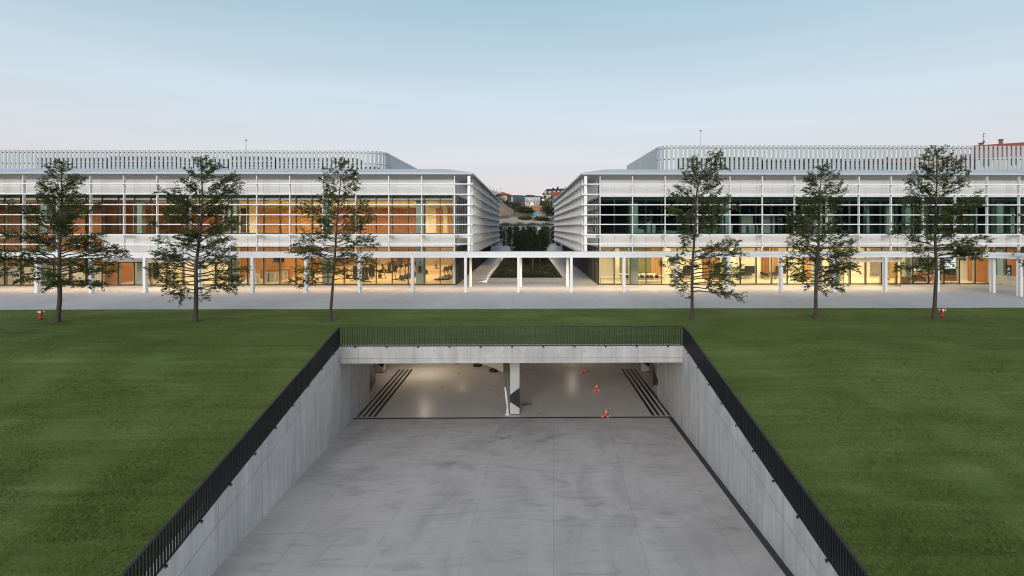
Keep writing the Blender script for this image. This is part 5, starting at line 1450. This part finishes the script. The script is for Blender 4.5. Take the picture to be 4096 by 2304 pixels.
# far wall of the courtyard, low pale wall, hanging vines
fw = thing('far_retaining_wall', 'tall pale retaining wall closing the courtyard behind hanging vines', 'wall', (0, 141, 0), local=True)
add('wall_face', lm().box(-70, 75, 0, 0.6, 0, 6.55), 'far_wall', fw); add('coping', lm().box(-70, 75, -0.15, 0.7, 6.552, 6.72), 'planter_stone', fw)
lw = thing('low_white_wall', 'low pale panelled wall across the far end of the courtyard', 'wall', (0, 132, 0), local=True)
q = MB()
for i in range(40): q.box(-40 + i * 2, -38.03 + i * 2, 0, 0.25, 0, 1.85)
add('panels', q, 'far_wall', lw); add('coping', lm().box(-40.05, 40, -0.03, 0.28, 1.852, 1.92), 'white_metal', lw)
rnd = random.Random(9)
for i in range(13):
    cx_ = -13.0 + i * 2.1 + rnd.uniform(-.4, .4)
    t = thing('hanging_vine', 'dark vine hanging down the far pale wall, %s from the left' % ORD[i], 'vine', (cx_, 140.9, 6.6), 0, 'vines on the far wall', local=True)
    st_ = MB(); lv = MB()
    for s in range(5):
        x0 = rnd.uniform(-1.0, 1.0); ln = rnd.uniform(2.5, 6.2)
        pts = [(x0, 0.1, 0.25), (x0 + rnd.uniform(-.1, .1), -0.25, 0.15)] + [(x0 + rnd.uniform(-.25, .25), -0.3 + rnd.uniform(-.1, .1), -ln * k / 4) for k in range(1, 5)]
        st_.tube(pts, 0.02, 4, False)
        for k in range(int(ln * 36)):
            t_ = rnd.random() ** .8; z = .2 - ln * t_
            lv.leaf(Vector((x0 + rnd.gauss(0, .26), -0.3 + rnd.gauss(0, .14), z)), Vector((rnd.gauss(0, .6), rnd.gauss(0, .3) - .3, -rnd.random())).normalized(), Vector((rnd.gauss(0, .3), -1, .5)).normalized(), rnd.uniform(.25, .45), .22)
    add('stem', st_, 'bark', t); add('leaves', lv, 'vine_leaf', t)
# blue drums and yellow weeds along the wall top
rnd = random.Random(3)
for i in range(10):
    cx_ = on_y(2010 + i * 20.5, 143)
    t = thing('blue_bush' if False else 'blue_tarp_roll', 'blue covered roll along the far wall top, %s from the left' % ORD[i], 'tarp roll', (cx_, 143, 6.9), rnd.uniform(-.3, .3), 'blue rolls along the wall top', local=True)
    q = MB(); q.tube([(-.55, 0, .22), (-.2, .05, .32), (.2, -.05, .30), (.55, 0, .2)], [.16, .28, .30, .14], 9); add('cover', q, 'blue', t, True)
    q = MB(); q.tube([(-.02, 0, .3), (.04, 0, .3)], .33, 10); add('strap', q, 'charcoal', t)
wd_ = MB()
for i in range(2600):
    x = rnd.uniform(-13, 13); a = rnd.uniform(0, 6.28)
    wd_.leaf(Vector((x, rnd.uniform(141.8, 145), 6.9 + .15 * rnd.random())), Vector((cos(a) * .4, sin(a) * .4, 1)).normalized(), Vector((cos(a), 1, .3)).normalized(), rnd.uniform(.3, .75) * (0.5 + .8 * abs(sin(x * .9))), .12)
o = add('dry_weeds', wd_, 'yellow_leaf'); o['kind'] = 'stuff'; o['label'] = 'dry yellowish weeds along the top of the far wall'

# ================================================================== land behind
def land(x, y):
    base = interp(y, [(141.6, 6.75), (150, 7.5), (165, 8.9), (190, 11.0), (230, 13.0), (262, 14.6), (330, 17), (480, 16), (900, 10)])
    base += 6.2 * math.exp(-((x + 10.5) / 5.8) ** 2 - ((y - 172) / 13) ** 2)          # dug-out mound left
    base += 4.5 * math.exp(-((x + 19) / 9) ** 2 - ((y - 215) / 25) ** 2)
    base += 3.0 * math.exp(-((x - 24) / 12) ** 2 - ((y - 240) / 40) ** 2)
    base += 0.5 * mnoise.noise(Vector((x * .13, y * .09, 2))) + 0.9 * mnoise.noise(Vector((x * .03, y * .02, 5))) * min(1, (y - 141.6) / 30)
    return base
def grid(xs, ys, f, test=None):
    m = MB()
    for y in ys:
        for x in xs: m.v.append((x, y, f(x, y)))
    n = len(xs)
    for j in range(len(ys) - 1):
        for i in range(n - 1):
            if test is None or test((xs[i] + xs[i+1]) / 2, (ys[j] + ys[j+1]) / 2): m.f.append((j*n+i, j*n+i+1, (j+1)*n+i+1, (j+1)*n+i))
    return m
gx_ = [-400, -250, -160, -110, -80] + [-60 + i * 1.5 for i in range(81)] + [80, 110, 160, 250, 400]
gy_ = [141.61 + i * 2.0 for i in range(48)] + [240, 252, 266, 290, 330, 400, 480, 600, 900]
struct('terrain', grid(gx_, gy_, land), 'terrain', True)
ins = lambda x, y: ((x + 10.5) / 7.2) ** 2 + ((y - 172) / 16) ** 2 < 1 + .25 * mnoise.noise(Vector((x * .4, y * .3, 0)))
struct('earth_mound', grid([-20 + i * .7 for i in range(30)], [154 + i * 1.1 for i in range(34)], lambda x, y: land(x, y) + .04 + .35 * abs(mnoise.noise(Vector((x * .7, y * .5, 4)))), ins), 'earth', True)
def on_road(x, y):
    c = interp(y, [(142, -3), (152, -2), (162, 1.5), (172, 5.0), (182, 6.5), (196, 5.0), (215, 2), (240, 1)])
    w = interp(y, [(142, 13), (150, 11), (156, 5.5), (166, 4.2), (185, 3.5), (200, 2.2), (240, 2)])
    return abs(x - c) < w + .5 * mnoise.noise(Vector((x * .5, y * .3, 9)))
struct('dirt_road', grid([-18 + i * .6 for i in range(58)], [142.4 + i * .9 for i in range(110)], lambda x, y: land(x, y) + .05, on_road), 'dirt_road', True)
def hill(x, y):
    return max(0, 50 * math.exp(-((x - 30) / 420) ** 2) * (1 - ((y - 900) / 330) ** 2) + 9 * mnoise.noise(Vector((x * .012, y * .01, 1))) + 3.5 * mnoise.noise(Vector((x * .06, y * .05, 7))) + 1.8 * mnoise.noise(Vector((x * .2, y * .1, 17)))) + 4
struct('far_hills', grid([-700 + i * 9 for i in range(162)], [580 + i * 20 for i in range(33)], hill), 'far_wood', False)
# wooded rise behind the viewer (seen only in the window glass)
struct('near_hills', grid([-600 + i * 20 for i in range(61)], [-420 + i * 20 for i in range(14)], lambda x, y: -4.9 + (38 + 14 * mnoise.noise(Vector((x * .012, y * .012, 3))) + 4 * mnoise.noise(Vector((x * .06, y * .05, 3)))) * max(0, 1 - ((y + 290) / 130) ** 2)), 'far_wood', False)

def bush(x, y, r, h, label, leaf='dark_leaf', n=1500, L=.5, grp='bushes behind the courtyard', seed=1):
    rnd = random.Random(seed * 13 + 5); z = land(x, y)
    t = thing('bush', label, 'bush', (x, y, z), 0, grp, local=True)
    m = MB(); s = MB()
    for i in range(7):
        a = i * 2.4; c = (cos(a) * r * .45, sin(a) * r * .45, h * rnd.uniform(.3, .7))
        s.tube([(0, 0, -.2), c], [.08, .02], 5, False); leafy(m, rnd, c, (r * .6, r * .6, h * .42), n // 7, L)
    add('stems', s, 'bark', t); add('leaves', m, leaf, t)
def bpos(px, Y): return on_y(px, Y)
for i, (px, Y, r, h, lf, lb) in enumerate(((2062, 205, 3.6, 4.8, 'dark_leaf', 'round dark bush below the red-roofed house'), (2010, 212, 4.2, 4.6, 'dark_leaf', 'dark bush above the earth mound at the left roof edge'), (1976, 222, 4.5, 7.5, 'dark_leaf', 'dark bush climbing left of the red-roofed house'),
    (2088, 186, 3.6, 2.6, 'bed_leaf', 'greyish scrub beside the earth mound'), (2105, 196, 3.4, 2.2, 'dark_leaf', 'low dark scrub in the middle of the slope'), (2190, 205, 3.4, 7.0, 'dark_leaf', 'tall dark bush in front of the dormered block'), (2175, 200, 2.6, 5.0, 'dark_leaf', 'dark bush left of the yellowish one'),
    (2187, 176, 2.6, 4.6, 'yellow_leaf', 'yellowish leafy bush by the right louvers'), (2203, 172, 2.6, 3.6, 'dark_leaf', 'dark bush cut off by the right louvers'), (2150, 215, 3.5, 2.2, 'dark_leaf', 'low dark hedge behind the blue tarpaulin'), (2100, 160, 2.4, 1.2, 'yellow_leaf', 'low dry scrub beside the pale dirt road'), (2165, 158, 2.6, 1.1, 'bed_leaf', 'low scrub on the right below the dirt road'), (2125, 222, 4.0, 2.4, 'dark_leaf', 'dark hedge below the grey house'))):
    bush(bpos(px, Y), Y, r, h, lb, lf, 1300, .42, seed=i)

# houses behind
def hip_house(px, Y, n, r, zf, hs, label):
    x = on_y(px, Y); z = 21.2 - (zf + hs + r * .34)
    t = thing('octagonal_house', label, 'house', (x, Y, z), 0, None, local=True)
    ring = lambda rr, zz: [(rr * cos(2 * pi * (i + .5) / n), rr * sin(2 * pi * (i + .5) / n), zz) for i in range(n)]
    m = MB(); m.prism(ring(r, zf), (0, 0, .9)); add('floor_band', m, 'dark_red', t)
    m = MB(); m.prism(ring(r * .93, zf + .9), (0, 0, hs - .9)); w = add('wall', m, 'render_white', t)
    for i in range(n):
        a, b = ring(r * .94, 0)[i], ring(r * .94, 0)[(i + 1) % n]
        for k in range(3):
            f0, f1 = .06 + k * .31, .06 + k * .31 + .27
            q = MB(); q.poly([(lerp(a[0], b[0], f0), lerp(a[1], b[1], f0), zf + 1.05), (lerp(a[0], b[0], f1), lerp(a[1], b[1], f1), zf + 1.05), (lerp(a[0], b[0], f1), lerp(a[1], b[1], f1), zf + hs - .15), (lerp(a[0], b[0], f0), lerp(a[1], b[1], f0), zf + hs - .15)])
            add('window', q, 'pane_pale' if (i * 3 + k) % 5 < 3 else 'pane_dark', t)
    m = MB(); top = ring(r * 1.12, zf + hs); k = len(m.v); m.v += top + [(0, 0, zf + hs + r * .34)]
    for i in range(n): m.f.append((i, (i + 1) % n, n))
    m.f.append(tuple(range(n))[::-1]); add('roof', m, 'roof_tile', t)
    for i in range(n):
        a = ring(r * .8, 0)[i]; q = MB(); q.box(a[0] - .18, a[0] + .18, a[1] - .18, a[1] + .18, -1, zf - .001); add('stilt', q, 'render_grey', t)
    m = MB(); m.prism(ring(r * .45, -1), (0, 0, zf + 1)); add('core', m, 'dark_red', t)
hip_house(2012, 232, 8, 5.0, 2.4, 3.4, 'red-roofed octagonal house on stilts above the earth mound')

def block(px0, px1, Y, depth, storeys, sh, wallm, label, roofm='slate', roof_h=2.4, dormers=0, chimneys=(), wins=5, flat=False, z0=None, rot=0.0, wmat='pane_dark', name='apartment_block', vis=0):
    xa, xb = on_y(px0, Y), on_y(px1, Y); w = xb - xa; x = (xa + xb) / 2
    z = land(x, Y) - .3 if z0 is None else z0
    t = thing(name, label, 'building', (x, Y, z), rot, None, local=True)
    H = storeys * sh
    m = MB(); m.box(-w/2, w/2, 0, depth, -2, H); add('wall', m, wallm, t)
    for s in range(vis, storeys):
        for k in range(wins):
            cxw = -w/2 + w * (k + .5) / wins; ww = min(.75, w / wins * .32)
            q = MB(); q.box(cxw - ww, cxw + ww, -.03, .1, s * sh + .9, s * sh + sh * .82); wi = add('window', q, wmat if (s * 3 + k) % 4 else 'pane_pale', t)
            q = MB(); q.box(cxw - ww - .1, cxw + ww + .1, -.12, -.031, s * sh + .78, s * sh + .9); add('sill', q, 'render_white', wi)
    for s in range(max(1, vis), storeys):
        q = MB(); q.box(-w/2 - .05, w/2 + .05, -.08, -.001, s * sh + .02, s * sh + .22); add('string_course', q, 'render_grey', t)
    m = MB()
    if flat:
        m.box(-w/2 - .15, w/2 + .15, -.15, depth + .15, H + .002, H + .35); rf_ = add('roof', m, wallm, t)
    else:
        m.prism([(-w/2 - .4, -.5, H), (-w/2 - .4, depth + .5, H), (-w/2 - .4, depth * .5, H + roof_h)], (w + .8, 0, 0)); rf_ = add('roof', m, roofm, t)
    for k in range(dormers):
        cxd = -w/2 + w * (k + .5) / dormers
        q = MB(); q.prism([(cxd - .5, .35, H + .1), (cxd + .5, .35, H + .1), (cxd + .5, .35, H + 1.2), (cxd, .35, H + 1.75), (cxd - .5, .35, H + 1.2)], (0, 1.9, 0)); dm = add('dormer', q, 'render_white', rf_)
    for k, ch in enumerate(chimneys):
        cxc = -w/2 + w * ch
        q = MB(); q.box(cxc - .32, cxc + .32, depth * .5 - .4, depth * .5 + .4, H + roof_h * .5, H + roof_h + .25 + .5 * (k == 1)); q2 = add('chimney', q, 'chimney_brick' if roofm != 'slate' else 'slate', t)
        q = MB(); q.box(cxc - .42, cxc + .42, depth * .5 - .5, depth * .5 + .5, H + roof_h + .252 + .5 * (k == 1), H + roof_h + .45 + .5 * (k == 1)); add('chimney_cap', q, 'slate', q2)
    return t
block(2166, 2330, 262, 11, 2, 2.9, 'render_white', 'long pale apartment block with dark dormered roof and chimneys at right', 'slate', 3.0, 9, (.16, .28, .5, .62, .85), 10, rot=-0.42, z0=16.4)
block(2100, 2160, 250, 10, 2, 3.0, 'far_wall', 'flat-roofed pale grey block with a plain side, left of the dormered block', flat=True, wins=4, z0=13.6)
block(2114, 2150, 228, 6, 2, 2.5, 'render_grey', 'small pale house with lit street lamp before the grey block', flat=True, wins=4, name='small_house')
block(2073, 2094, 262, 6, 1, 2.6, 'render_white', 'low tiled house half hidden below the red-roofed house', 'roof_tile', 1.4, wins=2, name='small_house')
block(2211, 2240, 240, 6, 2, 2.9, 'render_white', 'small red-tiled house in front of the dormered block', 'roof_tile', 2.0, wins=2, name='small_house')
# red-roofed blocks behind the right roof screen
def far_right(px0, px1, Y, ridge, lb, chs):
    z_r = 6.6 + (CY - ridge) * (Y * 1.02) / FPX
    block(px0, px1, Y, 12, 6, 2.9, 'far_wall', lb, 'roof_tile', 3.4, 0, chs, 7, z0=z_r - 6 * 2.9 - 3.4, wmat='pane_dark', vis=3, rot=-0.6)
far_right(3960, 4270, 112, 557, 'red-tiled block with brick chimneys rising above the right end of the roof screen', (.06, .27))
far_right(3440, 3835, 128, 622, 'red-tiled block seen only through the slats of the right roof screen', (.3,))
# antenna with orange ball
x = on_y(3935, 118); t = thing('antenna', 'thin antenna with an orange ball above the right roof screen', 'antenna', (x, 118, 20.0), local=True)
add('pole', lm().tube([(0, 0, 0), (0, 0, 7.0)], .05, 6), 'charcoal', t); add('ball', lm().lathe([(.05, 4.75), (.2, 4.85), (.27, 5.05), (.2, 5.25), (.05, 5.35)], (0, 0, 0), 14), 'crate_wood', t, True)
q = MB(); q.tube([(-.3, 0, 6.5), (.5, 0, 7.0)], .03, 5); q.tube([(-.1, -.3, 6.2), (-.1, .3, 6.2)], .03, 5); q.tube([(.3, -.3, 6.85), (.3, .3, 6.85)], .03, 5); add('aerial', q, 'charcoal', t)
# street lamps already lit
for px, py, Y, lb in ((2128, 817, 224, 'lit street lamp in front of the small pale house'), (2173, 799, 236, 'lit street lamp before the dormered block'), (2092, 835, 226, 'lit street lamp low on the slope below the grey house')):
    x = on_y(px, Y); zt_ = z_at(py, x, Y); zb_ = min(land(x, Y), zt_ - 2.0)
    t = thing('street_lamp', lb, 'street lamp', (x, Y, zb_), 0, 'lit street lamps', local=True)
    add('pole', lm().tube([(0, 0, -.3), (0, 0, zt_ - zb_), (0, -.5, zt_ - zb_ + .25)], [.09, .06, .04], 6), 'charcoal', t)
    add('lamp_head', lm().lathe([(.1, 0), (.48, .12), (.5, .45), (.12, .6)], (0, -.6, zt_ - zb_ - .3), 10), 'lamp_glow', t, True)
x, Y = on_y(2146, 192), 192
t = thing('tarpaulin_heap', 'bright blue tarpaulin heap beside the pale dirt road', 'tarpaulin', (x, Y, land(x, Y)), local=True)
add('cover', lm().prism([(-1.5, -1, -.3), (1.3, -1, -.3), (1.0, -.6, .6), (.3, -.5, .85), (-.8, -.6, .5)], (0, 2.2, 0)), 'blue', t); add('rope', lm().tube([(-.3, -1.02, -.2), (-.2, -.6, .95), (-.2, 1.6, .95)], .04, 5), 'charcoal', t)
x, Y = on_y(2150, 197), 197
t = thing('timber_crate', 'orange-brown timber crate behind the blue tarpaulin', 'crate', (x, Y, land(x, Y)), local=True)
q = MB()
for k in range(4): q.box(-1.9, 1.9, -.6, .6, k * .62, k * .62 + .56)
add('boards', q, 'crate_wood', t); add('bearer', lm().box(-1.7, -1.5, -.66, -.601, 0, 2.4).box(1.5, 1.7, -.66, -.601, 0, 2.4), 'crate_wood', t)

rnd = random.Random(21)
fl2 = MB()
for i in range(70):
    fl2.leaf(Vector((rnd.uniform(-40, 44), rnd.uniform(45, 54), .012)), Vector((cos(i), sin(i), .05)).normalized(), Vector((0, 0, 1)), rnd.uniform(.10, .2), .09)
o = add('fallen_leaves', fl2, 'bark'); o['kind'] = 'stuff'; o['label'] = 'a few dark fallen leaves scattered on the pale plaza'
# ================================================================== short grass blades over the visible lawn (nobody could count them)
import numpy as np
rs = np.random.RandomState(2)
N_B = 480000
inv = rs.uniform(1 / 44.0, 1 / 10.5, N_B)
gy = 1 / inv
gx = rs.uniform(-1.0, 1.0, N_B) * np.minimum(gy * 1.02 + 1, 48)
keep = ~((gx > RAMP_L - 0.36) & (gx < RAMP_R + 0.36) & (gy < BEAM_Y + 0.58)) & (gy < PLAZA_Y - 0.06)
gx, gy = gx[keep], gy[keep]
n_ = len(gx)
t_ = BEAM_Y - gy
gz = -SLOPE * np.where(t_ > 1, t_, np.where(t_ < -1, 0, (t_ + 1) ** 2 / 4))
dxl = np.where(gx < 0, RAMP_L - 0.4 - gx, gx - RAMP_R - 0.4)
dxl = np.where((gx > RAMP_L - .4) & (gx < RAMP_R + .4), 0, dxl)
fac = np.clip((dxl - .2) / 4, 0, 1) * np.clip((37 - gy) / 5, 0, 1)
und = np.array([0.22 * mnoise.noise(Vector((x * 0.09, y * 0.11, 3))) + 0.06 * mnoise.noise(Vector((x * 0.35, y * 0.4, 8))) for x, y in zip(gx.tolist(), gy.tolist())])
gz = gz + fac * und - 0.006
hh = rs.uniform(.025, .050, n_); ww = rs.uniform(.010, .022, n_) * (0.6 + gy / 30); az = rs.uniform(0, 2 * np.pi, n_); la = rs.uniform(0, 2 * np.pi, n_); lv = rs.uniform(.2, .9, n_) * hh
V = np.empty((n_, 3, 3), np.float32)
V[:, 0] = np.stack([gx - np.cos(az) * ww, gy - np.sin(az) * ww, gz], 1)
V[:, 1] = np.stack([gx + np.cos(az) * ww, gy + np.sin(az) * ww, gz], 1)
V[:, 2] = np.stack([gx + np.cos(la) * lv, gy + np.sin(la) * lv, gz + hh], 1)
me = bpy.data.meshes.new('grass_blades')
me.vertices.add(n_ * 3); me.vertices.foreach_set('co', V.ravel())
me.loops.add(n_ * 3); me.loops.foreach_set('vertex_index', np.arange(n_ * 3, dtype=np.int32))
me.polygons.add(n_); me.polygons.foreach_set('loop_start', np.arange(0, n_ * 3, 3, dtype=np.int32)); me.polygons.foreach_set('loop_total', np.full(n_, 3, np.int32))
me.update(calc_edges=True)
me.materials.append(M['grass'])
o = bpy.data.objects.new('grass_blades', me); COL.objects.link(o); o['kind'] = 'stuff'; o['label'] = 'short mown green grass covering the whole lawn'
